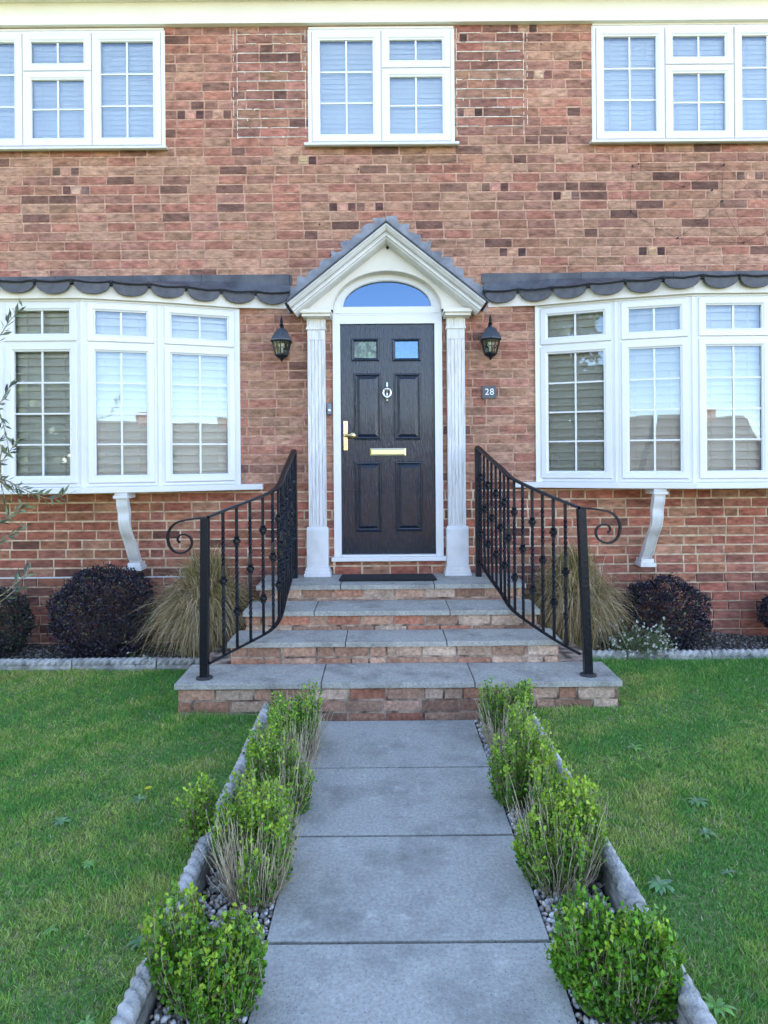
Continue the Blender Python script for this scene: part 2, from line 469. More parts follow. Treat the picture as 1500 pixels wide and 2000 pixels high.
def house_col(u, z, head, g):
    r = g.random(); b = pn(u, z) * .15
    if z > 4.0: wts = (.25, .25 + b, .05, .37, .08)
    elif z > 3.35: wts = (.42 - b, .24 + b, .12, .13, .09)
    elif z > 3.0: wts = (.55, .22, .15, .03, .05)
    elif z > 1.28: wts = (.42, .20, .22, .12, .04)
    elif z > .60: wts = (.16, .40, .22, .16, .06)
    else: wts = (.10, .20, .10, .25, .35)
    if head and z > 3.2 and g.random() < .3: pal = B_DRK
    else:
        t = 0; pal = B_DRK
        tot = sum(wts)
        for wt, p in zip(wts, (B_TAN, B_RED, B_ORG, B_PUR, B_DRK)):
            t += wt / tot
            if r < t: pal = p; break
    c = g.choice(pal); k = g.uniform(.74, 1.0) * (.92 if z > 3.1 else 1.04)  # fall of light up the wall put into tone: dimmer high, lighter low
    # neighbouring bricks share some tone with the wall's overall colour
    base = srgb(180, 132, 112) if z > 1.28 else srgb(166, 106, 88)
    if z > 4.08 and (-1.15 < u < -.6 or .61 < u < 1.15): base = srgb(166, 118, 104)
    mixk = .60 if pal is not B_DRK else .30
    return tuple((c[i] * (1 - mixk) + base[i] * mixk) * k for i in range(3))


mb = MB()
brick_field(mb, (0, YW, 0), (1, 0, 0), (0, -1, 0), -5, 5, -.005, .595, openings, house_col, seed=3, headers=.12, proud=.012)
brick_field(mb, (0, YW, 0), (1, 0, 0), (0, -1, 0), -5, 5, .595, 5.14, openings, house_col, seed=4, headers=.12)
mb.build('wall_brickwork', 'brick', house, recalc=False)


def wall_sheet(z0, z1, ops, y, thick):
    mb = MB()
    xs = sorted({-5, 5} | {o[0] for o in ops if o[3] > z0 and o[2] < z1} | {o[1] for o in ops if o[3] > z0 and o[2] < z1})
    zs = sorted({z0, z1} | {min(max(o[2], z0), z1) for o in ops} | {min(max(o[3], z0), z1) for o in ops})
    for i in range(len(xs) - 1):
        for j in range(len(zs) - 1):
            cx, cz = (xs[i] + xs[i + 1]) / 2, (zs[j] + zs[j + 1]) / 2
            if any(o[0] < cx < o[1] and o[2] < cz < o[3] for o in ops): continue
            x0, x1, za, zb = xs[i], xs[i + 1], zs[j], zs[j + 1]
            mb.add([(x0, y, za), (x1, y, za), (x1, y, zb), (x0, y, zb)], [(0, 1, 2, 3)])
            mb.add([(x0, y + thick, za), (x1, y + thick, za), (x1, y + thick, zb), (x0, y + thick, zb)], [(3, 2, 1, 0)])
    for o in ops:
        if o[2] >= z1 or o[3] <= z0: continue
        a, b, c, d = o[0], o[1], max(o[2], z0), min(o[3], z1)
        mb.add([(a, y, c), (b, y, c), (b, y, d), (a, y, d), (a, y + thick, c), (b, y + thick, c), (b, y + thick, d), (a, y + thick, d)],
               [(0, 1, 5, 4), (1, 2, 6, 5), (2, 3, 7, 6), (3, 0, 4, 7)])
    return mb


wall_sheet(-.4, 1.28, openings, YW, .28).build('wall_mortar', 'mortar_low', house, recalc=False)
wall_sheet(1.28, 5.2, openings, YW, .28).build('wall_mortar', 'mortar', house, recalc=False)
# damp-proof course: pale strip above the plinth
mb = MB()
for (a, b) in ((-5, -1.45), (1.75, 5)):
    mb = MB(); mb.box(a, b, YW - .016, YW, .587, .594 if a > 0 else .597)
    mb.build('damp_course', 'sill' if a < 0 else 'mortar_low', house)
# remaining shell: side and back walls, floors, roof
mb = MB()
mb.box(-5.28, -5.0, YW + .002, 13.3, -.4, 5.2); mb.box(5.0, 5.28, YW + .002, 13.3, -.4, 5.2)
mb.box(-5, 5, 13, 13.28, -.4, 5.2)
for x in (-5.28, 5.0):
    mb.prism([(YW, 5.2), (13.28, 5.2), (9.35, 7.75)], lambda u, v, h: (h, u, v), x, x + .28)
mb.build('side_wall', 'house_brick', house)
mb = MB()
mb.box(-5, 5, YW + .28, 13, .55, .60); mb.box(-5, 5, YW + .28, 13, 3.25, 3.4); mb.box(-5, 5, YW + .28, 13, 5.1, 5.15)
mb.box(-5, 5, YW + 2.6, YW + 2.65, .6, 5.1)
mb.box(-.9, -.85, YW + .28, YW + 2.6, .6, 5.1); mb.box(.95, 1.0, YW + .28, YW + 2.6, .6, 5.1)
mb.build('interior', 'room', house)
mb = MB()
sl_ = .66
for sgn in (-1, 1):
    poly = [(-.26, -.26 * sl_), (-.26, -.26 * sl_ + .1), (4.0, 4.0 * sl_ + .1), (4.0, 4.0 * sl_)]
    fn = (lambda u, v, h: (h, YW + u, 5.36 + v)) if sgn < 0 else (lambda u, v, h: (h, 13.42 - u, 5.36 + v))
    mb.prism(poly, fn, -5.6, 5.6)
mb.build('roof', 'roof_tile', house)
mb = MB()
mb.box(-5.5, 5.5, YW - .045, YW - .002, 5.003, 5.188)
mb.box(-5.5, 5.5, YW - .052, YW - .045, 5.003, 5.020)
mb.box(-5.5, 5.5, YW - .25, YW - .045, 5.180, 5.19)
mb.box(.145, .148, YW - .0475, YW - .045, 5.020, 5.178)
mb.build('fascia', 'fascia', house)
mb = MB()
for i in range(13):
    a = math.pi * i / 12
    a2 = math.pi * (i + 1) / 12
    if i < 12:
        for (r0) in (.055,):
            mb.add([(-5.5, YW - .28 - r0 * math.cos(a), 5.24 - r0 * math.sin(a)), (5.5, YW - .28 - r0 * math.cos(a), 5.24 - r0 * math.sin(a)),
                    (5.5, YW - .28 - r0 * math.cos(a2), 5.24 - r0 * math.sin(a2)), (-5.5, YW - .28 - r0 * math.cos(a2), 5.24 - r0 * math.sin(a2))], [(0, 1, 2, 3)])
mb.build('gutter', 'dark', house, recalc=False)

# pale residue where shutters once hung beside the centre window
mb = MB(); g = random.Random(9)
for (x0, x1, za, zb) in ((-1.147, -.60, 4.105, 4.968), (.615, 1.152, 4.12, 4.975)):
    z = .595
    while z < 5.1:
        zz = z - .005
        if za < zz < zb:
            dens = .93 if g.random() < .85 else .55
            x = x0
            while x < x1:
                L = g.uniform(.012, .08)
                if g.random() < dens:
                    h = g.uniform(.0016, .0040)
                    mb.box(x, min(x + L, x1), YW - .0075, YW, zz - h, zz + h)
                    if g.random() < .07: mb.box(x, x + .006, YW - .0078, YW, zz - .02 * g.random(), zz)
                x += L
        z += .075
    for xe in (x0, x1, (x0 - .03 if x0 < 0 else x1 + .03)):
        z = za
        while z < zb:
            L = g.uniform(.008, .05)
            if g.random() < (.72 if xe in (x0, x1) else .45):
                mb.box(xe - .0022, xe + .0022, YW - .0076, YW, z, z + L)
            z += L + .004
mb.build('paint_residue', mat('residue', (.68, .60, .52), rough=.9, var=.3, vscale=50), house)['kind'] = 'stuff'

# small fixings, nails and flecks on the brick
mb = MB()
for (x, y) in ((624, 438), (646, 498), (700, 330), (1247, 320), (875, 215)):
    mb = MB(); p = at(x, y, YW - .006); mb.lathe((p.x, YW - .002, p.z), [(.007, 0), (.006, -.008), (.001, -.010)], 8, 'y')
    mb.build('wall_plug', 'dark', house)

# ------------------------------------------------------------ windows
SASH = [(0, -.004), (0, .016), (.004, .021), (.040, .021), (.050, .012), (.056, .010), (.058, -.012)]
Zv = Vector((0, 0, 1))


def sash(O, a, n, a0, a1, z0, z1, vb, hb, parent, glass='glass', k=1.0):
    prof = [(i * k, h) for i, h in SASH]
    mb = MB(); mb.ring(O, a, n, a0, a1, z0, z1, prof)
    i = .058 * k; g0, g1, h0, h1 = a0 + i, a1 - i, z0 + i, z1 - i
    for t in vb:
        x = g0 + (g1 - g0) * t; mb.obox(O, a, n, x - .007, x + .007, -.006, .0005, h0, h1)
    for t in hb:
        z = h0 + (h1 - h0) * t; mb.obox(O, a, n, g0, g1, -.0055, 0, z - .006, z + .006)
    mb.build('casement', 'upvc', parent)
    O, a, n = Vector(O), Vector(a), Vector(n)
    mb = MB()
    P = lambda u, z: O + a * u + n * -.007 + Zv * z
    e = .004
    mb.add([P(g0 - e, h0 - e), P(g1 + e, h0 - e), P(g1 + e, h1 + e), P(g0 - e, h1 + e)], [(0, 1, 2, 3)])
    mb.build('pane', glass, parent, recalc=False)


def blind(O, a, n, a0, a1, z0, z1, parent, pitch=.05, depth=-.075, m='blind', tilt=.018, seed=0, thick=.0015):
    g = random.Random(seed); mb = MB()
    O, a, n = Vector(O), Vector(a), Vector(n)
    z = z1
    while z > z0:
        zt, zb = z, max(z - pitch * 1.22, z0 - .01)
        t = tilt * g.uniform(.85, 1.15)
        pr = [(depth - t, zt), (depth - t * .35, zt * .62 + zb * .38), (depth + t * .25, zt * .3 + zb * .7), (depth + t * .5, zb)]
        vs = []
        for (d, zz) in pr:
            vs += [O + a * a0 + n * d + Zv * zz, O + a * a1 + n * d + Zv * zz]
        for (d, zz) in pr[::-1]:
            vs += [O + a * a0 + n * (d - thick) + Zv * zz, O + a * a1 + n * (d - thick) + Zv * zz]
        N_ = 8
        mb.add(vs, [(2 * i, 2 * i + 1, (2 * i + 3) % (2 * N_), (2 * i + 2) % (2 * N_)) for i in range(N_)])
        z -= pitch
    # cords / tilt rod
    for t in (.22, .78):
        u = a0 + (a1 - a0) * t
        mb.obox(O, a, n, u - .002, u + .002, depth + tilt * .6, depth + tilt * .6 + .002, z0, z1)
    mb.build('blind', m, parent)


def upper_window(x0, x1, z0, z1, cols, sill_ext, seed, blind_m='blindcool'):
    """cols: list of (fraction of width, split?)"""
    O, a, n = (0, YW, 0), (1, 0, 0), (0, -1, 0)
    mb = MB()
    mb.ring(O, a, n, x0, x1, z0, z1, [(0, -.02), (0, .006), (.003, .012), (.022, .012), (.026, .002), (.045, .002), (.05, -.05)])
    fx = x0 + .022; W = x1 - x0 - .044
    edges = [fx]
    for fr, sp in cols: edges.append(edges[-1] + fr * W)
    for e in edges[1:-1]: mb.obox(O, a, n, e - .012, e + .012, -.05, .004, z0 + .02, z1 - .02)
    tr = z1 - .022 - (z1 - z0 - .044) * .335
    for k, (fr, sp) in enumerate(cols):
        if sp: mb.obox(O, a, n, edges[k], edges[k + 1], -.05, .0035, tr - .010, tr + .010)
    wn = mb.build('window', 'upvc', house)
    for k, (fr, sp) in enumerate(cols):
        l, r = edges[k] + .004, edges[k + 1] - .004
        b, t = z0 + .025, z1 - .025
        if sp:
            sash(O, a, n, l, r, tr + .003, t, [.5], [], wn, 'glass_upper', k=1.12)
            sash(O, a, n, l, r, b, tr - .003, [.5], [.5], wn, 'glass_upper', k=1.12)
        else:
            sash(O, a, n, l, r, b, t, [.5], [1 / 3, 2 / 3], wn, 'glass_upper', k=1.12)
        blind(O, a, n, l + .01, r - .01, b, t - .06, wn, pitch=.040, depth=-.045, m=blind_m, tilt=.006, seed=seed + k)
    mb = MB()
    sx0, sx1 = x0 - sill_ext, x1 + sill_ext
    mb.prism([(0, 0), (.085, -.012), (.085, -.030), (.07, -.034), (.07, -.022), (0, -.018)],
             lambda u, v, h: (h, YW - u + .012, z0 + v + .006), sx0, sx1)
    mb.build('sill', 'sill', wn)
    mb = MB()      # dark caulk line beside the frame
    mb.box(x1 + .0, x1 + .007, YW - .006, YW, z0, z1); mb.box(x0 - .007, x0, YW - .006, YW, z0, z1)
    mb.box(x0, x1, YW - .014, YW, z1, z1 + .016)
    mb.build('sealant', 'cream', wn)
    return wn


upper_window(-.572, .590, 4.045, 4.975, [(.5, False), (.5, True)], .035, 11)
upper_window(1.707, 3.415, 4.050, 4.988, [(1 / 3, False), (1 / 3, True), (1 / 3, False)], .03, 21)
upper_window(-3.445, -1.733, 4.030, 4.978, [(1 / 3, False), (1 / 3, True), (1 / 3, False)], .03, 31)


def bay(cx, seed, tone):
    pts = [Vector((cx + x, YW + y, 0)) for x, y in BAYP]
    Z0, Z1, ZT = 1.332, 2.735, 2.415
    mb = MB(); info = []
    for i in range(5):
        p, q = pts[i], pts[i + 1]
        a = (q - p).normalized(); n = Vector((a.y, -a.x, 0)); W = (q - p).length
        O = p
        mb.ring(O, a, n, .018, W - .018, Z0, Z1, [(0, -.05), (0, .0), (.003, .006), (.022, .006), (.026, -.002), (.05, -.002), (.052, -.05)])
        mb.obox(O, a, n, .04, W - .04, -.05, .0025, ZT - .016, ZT + .016)
        info.append((O, a, n, W))
    for i, p in enumerate(pts):                       # corner posts with a bead
        if 0 < i < 5:
            n = (info[i - 1][2] + info[i][2]).normalized(); a = Vector((-n.y, n.x, 0))
            mb.prism([(-.036, -.05), (-.030, -.002), (-.012, .004), (-.010, .010), (.010, .010), (.012, .004), (.030, -.002), (.036, -.05)],
                     lambda u, v, h, p=p, a=a, n=n: p + a * u + n * v + Zv * h, Z0, Z1)
        else:
            sgn = -1 if i == 0 else 1
            mb.box(*(sorted((p.x - sgn * .04, p.x + sgn * .012))), YW - .022, YW + .02, Z0, Z1)
    for (O, a, n, W) in info:                        # head rail under the fascia
        mb.obox(O, a, n, -.005, W + .005, -.05, .016, Z1 - .012, Z1 + .02)
    bw = mb.build('bay_window', 'upvc', house)
    for k, (O, a, n, W) in enumerate(info):
        l, r = .036, W - .036
        sash(O, a, n, l, r, ZT + .010, Z1 - .024, [.5], [], bw)
        sash(O, a, n, l, r, Z0 + .030, ZT - .010, [.5], [.25, .5, .75], bw)
        blind(O, a, n, .05, W - .05, Z0 + .04, Z1 - .04, bw, pitch=.062, depth=-.07, m='blind', tilt=.020, seed=seed + k, thick=.004)
    # sill board follows the bow and runs past the ends
    mb = MB()
    fr = [(cx - 1.585, YW - .055), (cx - 1.40, YW - .105), (cx - .85, YW - .315), (cx - .32, YW - .46),
          (cx + .32, YW - .46), (cx + .85, YW - .315), (cx + 1.40, YW - .105), (cx + 1.585, YW - .055)]
    mb.prism([(cx - 1.585, YW)] + fr + [(cx + 1.585, YW)], lambda u, v, h: (u, v, h), 1.288, 1.332)
    mb.build('sill', 'upvc', bw, bevel=.004)
    return bw


bay(LB, 100, 0); bay(RB, 200, 1)


def bay_roof(cx):
    front = [(-1.81, -.03), (-1.39, -.085), (-.85, -.305), (-.31, -.455), (.31, -.455), (.85, -.305), (1.39, -.085), (1.81, -.03)]
    pts = [Vector((cx + x, YW + y, 0)) for x, y in front]
    mb = MB()          # sloping lead-grey roof
    top = [Vector((p.x, YW - .002, 0)) for p in pts]
    for i in range(len(pts) - 1):
        sub = 6
        for k in range(sub):
            f0, f1 = k / sub, (k + 1) / sub
            A, B = pts[i].lerp(pts[i + 1], f0), pts[i].lerp(pts[i + 1], f1)
            C, D = top[i].lerp(top[i + 1], f0), top[i].lerp(top[i + 1], f1)
            j = rng.uniform(-.002, .002)
            A2, B2 = A - (C - A) * .03, B - (D - B) * .03
            mb.add([A2 + Zv * 2.836, B2 + Zv * 2.836, B2 + Zv * (2.862 + j), A2 + Zv * (2.862 + j), D + Zv * 2.965, C + Zv * 2.965],
                   [(0, 1, 2, 3), (3, 2, 4, 5)])
    rf = mb.build('bay_roof', 'felt', house, recalc=False)
    mb = MB()          # flashing upstand
    x = cx - 1.825
    g = random.Random(int(cx * 10))
    while x < cx + 1.825:
        L = min(g.uniform(.5, .9), cx + 1.825 - x)
        mb.box(x, x + L - .003, YW - .014 - g.uniform(0, .004), YW - .0045, 2.93, 3.008 + g.uniform(-.004, .004)); x += L
    mb.build('flashing', 'felt', rf)
    # white fascia board under the scalloped edge
    mb = MB()
    poly = [p + Vector((0, .030, 0)) for p in pts]
    for i in range(len(poly) - 1):
        p, q = poly[i], poly[i + 1]
        a = (q - p).normalized(); n = Vector((a.y, -a.x, 0)); W = (q - p).length
        mb.obox(p, a, n, 0, W, -.018, 0, 2.737, 2.836)
    for (p) in (poly[0], poly[-1]):
        mb.box(p.x - .009, p.x + .009, p.y, YW - .004, 2.7375, 2.835)
    mb.build('fascia', 'cream', rf)
    mb = MB()
    mb.prism([(p.x, p.y + .017) for p in poly] + [(poly[-1].x, YW), (poly[0].x, YW)], lambda u, v, h: (u, v, h), 2.748, 2.756)
    mb.build('soffit', 'cream', rf)
    # scallops
    cum = [0]
    for i in range(len(pts) - 1): cum.append(cum[-1] + (pts[i + 1] - pts[i]).length)

    def on(s):
        s = min(max(s, 0), cum[-1] - 1e-4)
        for i in range(len(pts) - 1):
            if s <= cum[i + 1]:
                return pts[i].lerp(pts[i + 1], (s - cum[i]) / (cum[i + 1] - cum[i])), (pts[i + 1] - pts[i]).normalized()
    n = 14; pitch = cum[-1] / n
    rim = MB()
    for k in range(n):
        mb = MB()
        s0 = k * pitch; pc, a = on(s0 + pitch / 2)
        pl, _ = on(s0); pr, _ = on(s0 + pitch)
        a = (pr - pl).normalized(); nn = Vector((a.y, -a.x, 0))
        hw = pitch * .46; dr = rng.uniform(.078, .088); ofs = rng.uniform(-.006, .006)
        poly = [(-hw, .012)] + [(-hw * math.cos(t), -dr * math.sin(t) ** .8 + .0) for t in [math.pi * j / 14 for j in range(15)]] + [(hw, .012)]
        mb.prism(poly, lambda u, v, h: pc + a * (u + ofs) + nn * (h - .006) + Zv * (2.846 + v), 0, .022)
        mb.build('tile_end', 'scallop', rf)
        path = []
        for j in range(13):
            t = j / 12
            path.append(pl.lerp(pr, t) + nn * .024 + Zv * (2.858 - .012 * math.sin(math.pi * t) + rng.uniform(-.002, .002)))
        rim.tube(path, .0075, 5)
        rim.lathe(tuple(pl + nn * .024 + Zv * 2.852), [(.002, -.014), (.014, -.006), (.012, .008), (.002, .014)], 7)
    rim.build('roof_lip', 'dark', rf)


bay_roof(LB); bay_roof(RB)


def corbel(x):
    mb = MB()
    front = spline([(0, 5.060, 1.243), (0, 5.066, 1.19), (0, 5.092, 1.13), (0, 5.098, 1.06), (0, 5.135, .98), (0, 5.195, .91),
                    (0, 5.240, .84), (0, 5.285, .77), (0, 5.335, .722)], 4)
    fr = [(p.y, p.z) for p in front]
    back = [(min(p.y + .060 + .012 * math.sin(i * .3), YW - .004), p.z) for i, p in enumerate(front)]
    mb.prism(fr + back[::-1], lambda u, v, h: (h, u, v), x - .036, x + .036)
    for sgn in (-1, 1):    # raised edges
        mb.tube([(x + sgn * .036, p[0] + .003, p[1]) for p in fr], .008, 6)
    mb.box(x - .055, x + .055, 5.035, 5.20, 1.243, 1.266); mb.box(x - .048, x + .048, 5.045, 5.22, 1.266, 1.287)
    mb.box(x - .050, x + .050, 5.300, YW - .004, .69, .722); mb.box(x - .062, x + .062, 5.285, YW - .004, .660, .69)
    mb.build('bracket', 'paint', house, bevel=.003)


for x in (-1.965, 2.075): corbel(x)

# ------------------------------------------------------------ door and porch
O, a, n = (DX, YW, 0), (1, 0, 0), (0, -1, 0)
mb = MB()
FY = .022
HW = .437
for sgn in (-1, 1):
    x0, x1 = (DX - HW, DX - .378) if sgn < 0 else (DX + .378, DX + HW)
    mb.box(x0, x1, YW - FY, YW + .06, .745, 2.690)
    mb.box(*(sorted((x0 if sgn < 0 else x1, (x0 + .02) if sgn < 0 else (x1 - .02)))), YW - FY - .006, YW - FY, .745, 2.690)
mb.box(DX - .378, DX + .378, YW - FY, YW + .06, 2.608, 2.676)
mb.box(DX - .378, DX + .378, YW - FY - .004, YW + .06, 2.676, 2.690)


def arch_plate(mb, xc, z0, ea, eb, outer, y0, y1):
    """plate between a half ellipse and an outline given as polygon corners; y0 is the front"""
    angs = sorted({math.pi * k / 40 for k in range(41)} | {math.atan2(z - z0, x - xc) for x, z in outer if z > z0 + 1e-6})

    def hit(t):
        dx, dz = math.cos(t), math.sin(t); best = None
        for i in range(len(outer)):
            (x1, z1), (x2, z2) = outer[i], outer[(i + 1) % len(outer)]
            x1 -= xc; x2 -= xc; z1 -= z0; z2 -= z0
            den = dx * (z2 - z1) - dz * (x2 - x1)
            if abs(den) < 1e-9: continue
            s = (x1 * (z2 - z1) - z1 * (x2 - x1)) / den
            u = (x1 * dz - z1 * dx) / den
            if s > 1e-6 and -1e-6 <= u <= 1 + 1e-6 and (best is None or s > best): best = s
        return (xc + dx * best, z0 + dz * best)
    def ell(t):
        r = 1 / math.sqrt((math.cos(t) / ea) ** 2 + (math.sin(t) / eb) ** 2)
        return (xc + r * math.cos(t), z0 + r * math.sin(t))
    I = [ell(t) for t in angs]; Oo = [hit(t) for t in angs]
    for k in range(len(angs) - 1):
        p, q, r_, s_ = I[k], I[k + 1], Oo[k + 1], Oo[k]
        mb.add([(p[0], y0, p[1]), (q[0], y0, q[1]), (r_[0], y0, r_[1]), (s_[0], y0, s_[1]),
                (p[0], y1, p[1]), (q[0], y1, q[1]), (r_[0], y1, r_[1]), (s_[0], y1, s_[1])],
               [(0, 1, 2, 3), (7, 6, 5, 4), (0, 4, 5, 1), (3, 2, 6, 7)])


arch_plate(mb, DX, 2.741, .352, .205, [(DX - HW, 2.741), (DX + HW, 2.741), (DX + HW, 3.06), (DX - HW, 3.06)], YW - .030, YW + .03)
mb.box(DX - HW, DX + HW, YW - .030, YW + .03, 2.690, 2.741)
pts = [(DX - .362 * math.cos(math.pi * k / 32), YW - .032, 2.741 + .215 * math.sin(math.pi * k / 32)) for k in range(33)]
mb.tube(pts, .007, 6)
frame = mb.build('door_frame', 'upvc', house)
mb = MB()
N_ = 32
vs = [(DX - .354 * math.cos(math.pi * k / N_), YW - .004, 2.741 + .207 * math.sin(math.pi * k / N_)) for k in range(N_ + 1)]
mb.add(vs, [tuple(range(N_ + 1))[::-1]])
mb.build('fanlight_pane', 'glass_door', frame, recalc=False)
mb = MB()
mb.box(DX - HW - .02, DX + HW + .02, YW - .075, YW + .06, .712, .745); mb.box(DX - .376, DX + .376, YW - .045, YW + .03, .745, .760)
mb.build('threshold', 'upvc', frame, bevel=.004)

# leaf
mb = MB()
LY = YW + .004            # face of the leaf
mb.box(DX - .375, DX + .375, LY, LY + .045, .762, 2.604)
mb.box(DX - .375, DX + .375, LY - .012, LY, .762, .800)
leafp = []
OL = (0, LY, 0)


def dp(x0, x1, y0, y1):   # photo pixels at the door plane to x, z
    p, q = at(x0, y1, LY), at(x1, y0, LY); return p.x, q.x, p.z, q.z


PAN = [dp(692, 744, 729, 860), dp(770, 822, 729, 860), dp(694, 745, 902, 1039), dp(773, 825, 901, 1038)]
for (x0, x1, z0, z1) in PAN:
    mb.ring(OL, a, n, x0, x1, z0, z1, [(0, 0), (.004, .011), (.012, .012), (.020, .002), (.026, .001), (.048, .011), (.052, .011)], cap=True)
GP = [dp(686, 741, 661, 706), dp(766, 822, 661, 706)]
for (x0, x1, z0, z1) in GP:
    mb.ring(OL, a, n, x0, x1, z0, z1, [(0, 0), (.003, .012), (.010, .014), (.020, .010), (.026, .003)])
door = mb.build('front_door', 'door', house)
for k, (x0, x1, z0, z1) in enumerate(GP):
    mb = MB(); e = .024
    mb.add([(x0 + e, LY - .004, z0 + e), (x1 - e, LY - .004, z0 + e), (x1 - e, LY - .004, z1 - e), (x0 + e, LY - .004, z1 - e)], [(0, 1, 2, 3)])
    mb.build('door_pane', 'glass_obscure' if k == 0 else 'glass_door', door, recalc=False)
    mb = MB(); mb.box(x0 + e, x1 - e, LY - .002, LY - .0005, z0 + e, z1 - e); mb.build('obscured_glass', 'frosted', door)
# handle
p = at(675, 851, LY)
mb = MB()
mb.box(p.x - .017, p.x + .017, LY - .012, LY, p.z - .118, p.z + .118)
mb.lathe((p.x, LY - .012, p.z), [(.016, 0), (.012, -.012), (.010, -.03)], 14, 'y')
pts = [(p.x, LY - .038, p.z), (p.x + .02, LY - .045, p.z + .002), (p.x + .05, LY - .045, p.z)]
mb.tube(pts, [.012, .013, .018], 10)
mb.lathe((p.x + .060, LY - .046, p.z), [(.010, .012), (.024, .006), (.027, 0), (.022, -.010), (.004, -.015)], 16, 'y')
mb.lathe((p.x, LY - .012, p.z - .07), [(.008, 0), (.008, -.004), (.001, -.005)], 12, 'y')
mb.build('handle', 'brass', door, bevel=.003)
# letterplate
x0, x1, z0, z1 = dp(722, 793, 875, 891)
mb = MB(); mb.ring(OL, a, n, x0, x1, z0, z1, [(0, 0), (.002, .010), (.008, .012), (.011, .009), (.013, .013), (.016, .014)], cap=True)
mb.build('letterplate', 'brasslight', door)
# urn knocker
p = at(756, 766, LY); mb = MB()
mb.lathe((p.x, LY - .016, p.z), [(.003, .082), (.007, .072), (.003, .062), (.012, .052), (.007, .044), (.018, .036), (.030, .026), (.030, .018), (.014, .006), (.008, -.004),
                               (.007, -.030), (.016, -.042), (.018, -.050), (.006, -.058), (.010, -.066), (.002, -.080)], 14)
pts = [(p.x + .030 * math.sin(t), LY - .026, p.z - .004 - .040 * math.cos(t)) for t in [-2.5 + 5.0 * k / 16 for k in range(17)]]
mb.tube(pts, [.005 + .004 * math.sin(math.pi * k / 16) for k in range(17)], 8)
mb.smooth = True
mb.build('knocker', 'chrome', door)

# porch canopy
AX, AZ = .037, 3.312; TH = math.atan2(.602, .752); LEN = .752 / math.cos(TH)
Q = .72
PROF = [(-.004, 5.105), (.018, 5.100), (.022, 5.112), (.034, 5.120), (.046, 5.136), (.048, 5.162), (.055, 5.162), (.056, 5.150), (.060, 5.150), (.064, 5.158), (.082, 5.160),
        (.084, 5.182), (.088, 5.182), (.098, 5.186), (.108, 5.206), (.116, 5.236), (.118, 5.260), (.118, 5.31), (.03, YW - .004), (-.004, YW - .004)]


PROF = [(t * Q, y) for t, y in PROF]


def rake(mb, prof, ln=LEN, smooth=False):
    vs, fs = [], []
    c, s = math.cos(TH), math.sin(TH)
    for (t, y) in prof:
        vs.append((AX - c * ln + s * t, y, AZ - s * ln - c * t))
        vs.append((AX, y, AZ - t / c))
        vs.append((AX + c * ln - s * t, y, AZ - s * ln - c * t))
    m_ = len(prof)
    for i in range(m_):
        j = (i + 1) % m_
        fs += [(3 * i, 3 * i + 1, 3 * j + 1, 3 * j), (3 * i + 1, 3 * i + 2, 3 * j + 2, 3 * j + 1)]
    fs += [tuple(3 * i for i in range(m_)), tuple(3 * i + 2 for i in range(m_))[::-1]]
    mb.add(vs, fs)


mb = MB(); rake(mb, PROF)
porch = mb.build('porch_canopy', 'paint', house)
mb = MB()      # tympanum
zb = 2.684
cT, sT = math.cos(TH), math.sin(TH)
zin = AZ - .082 / cT
hx = (zin - zb) / math.tan(TH)
arch_plate(mb, DX, 2.70, .428, .302, [(AX - hx, 2.70 - .001), (AX + hx, 2.70 - .001), (AX, zin)], 5.30, YW - .003)
mb.build('tympanum', 'cream', porch)
mb = MB()
pts = [(DX - .434 * math.cos(math.pi * k / 40), 5.300, 2.70 + .308 * math.sin(math.pi * k / 40)) for k in range(41)]
mb.tube(pts, .005, 6)
mb.build('arch_bead', 'cream', porch)
mb = MB()
p = at(757, 478, 5.28); mb.lathe((p.x - .001, 5.292, p.z - .02), [(.008, .01), (.012, 0), (.004, -.012)], 8)
mb.build('hook', 'dark', porch)
mb = MB()      # slate edge over the rake
rake(mb, [(-.014, 5.092), (-.014, YW - .003), (-.005, YW - .003), (-.005, 5.085)], LEN + .02)
mb.build('canopy_slates', 'felt', porch)
for sgn in (-1, 1):                                   # stepped lead flashing
    mb = MB(); g = random.Random(5 + sgn)
    nst = 9; dx = (.752 + .03) / nst
    for k in range(nst):
        xa = AX + sgn * (k * dx); xb = AX + sgn * ((k + 1) * dx + .012)
        ztop = AZ + .185 - (k * dx + .02) * math.tan(TH) + g.uniform(-.01, .01)
        zr0 = AZ + .015 - k * dx * math.tan(TH); zr1 = AZ + .015 - ((k + 1) * dx + .012) * math.tan(TH)
        j = lambda: g.uniform(-.018, .018)
        xm = (xa + xb) / 2
        poly = [(xa, zr0), (xa + j() * .3, ztop + (.0 if k else -.012)), (xm + j(), ztop + j() - .004), (xb + j() * .6, ztop - .014 + j()), (xb + j(), ztop - .06), (xb, zr1)]
        yo = -.0062 - .0012 * (k % 2)
        mb.prism(poly, lambda u, v, h, yo=yo: (u, YW + yo + h, v), 0, .0050)
    mb.build('flashing', 'lead', porch)

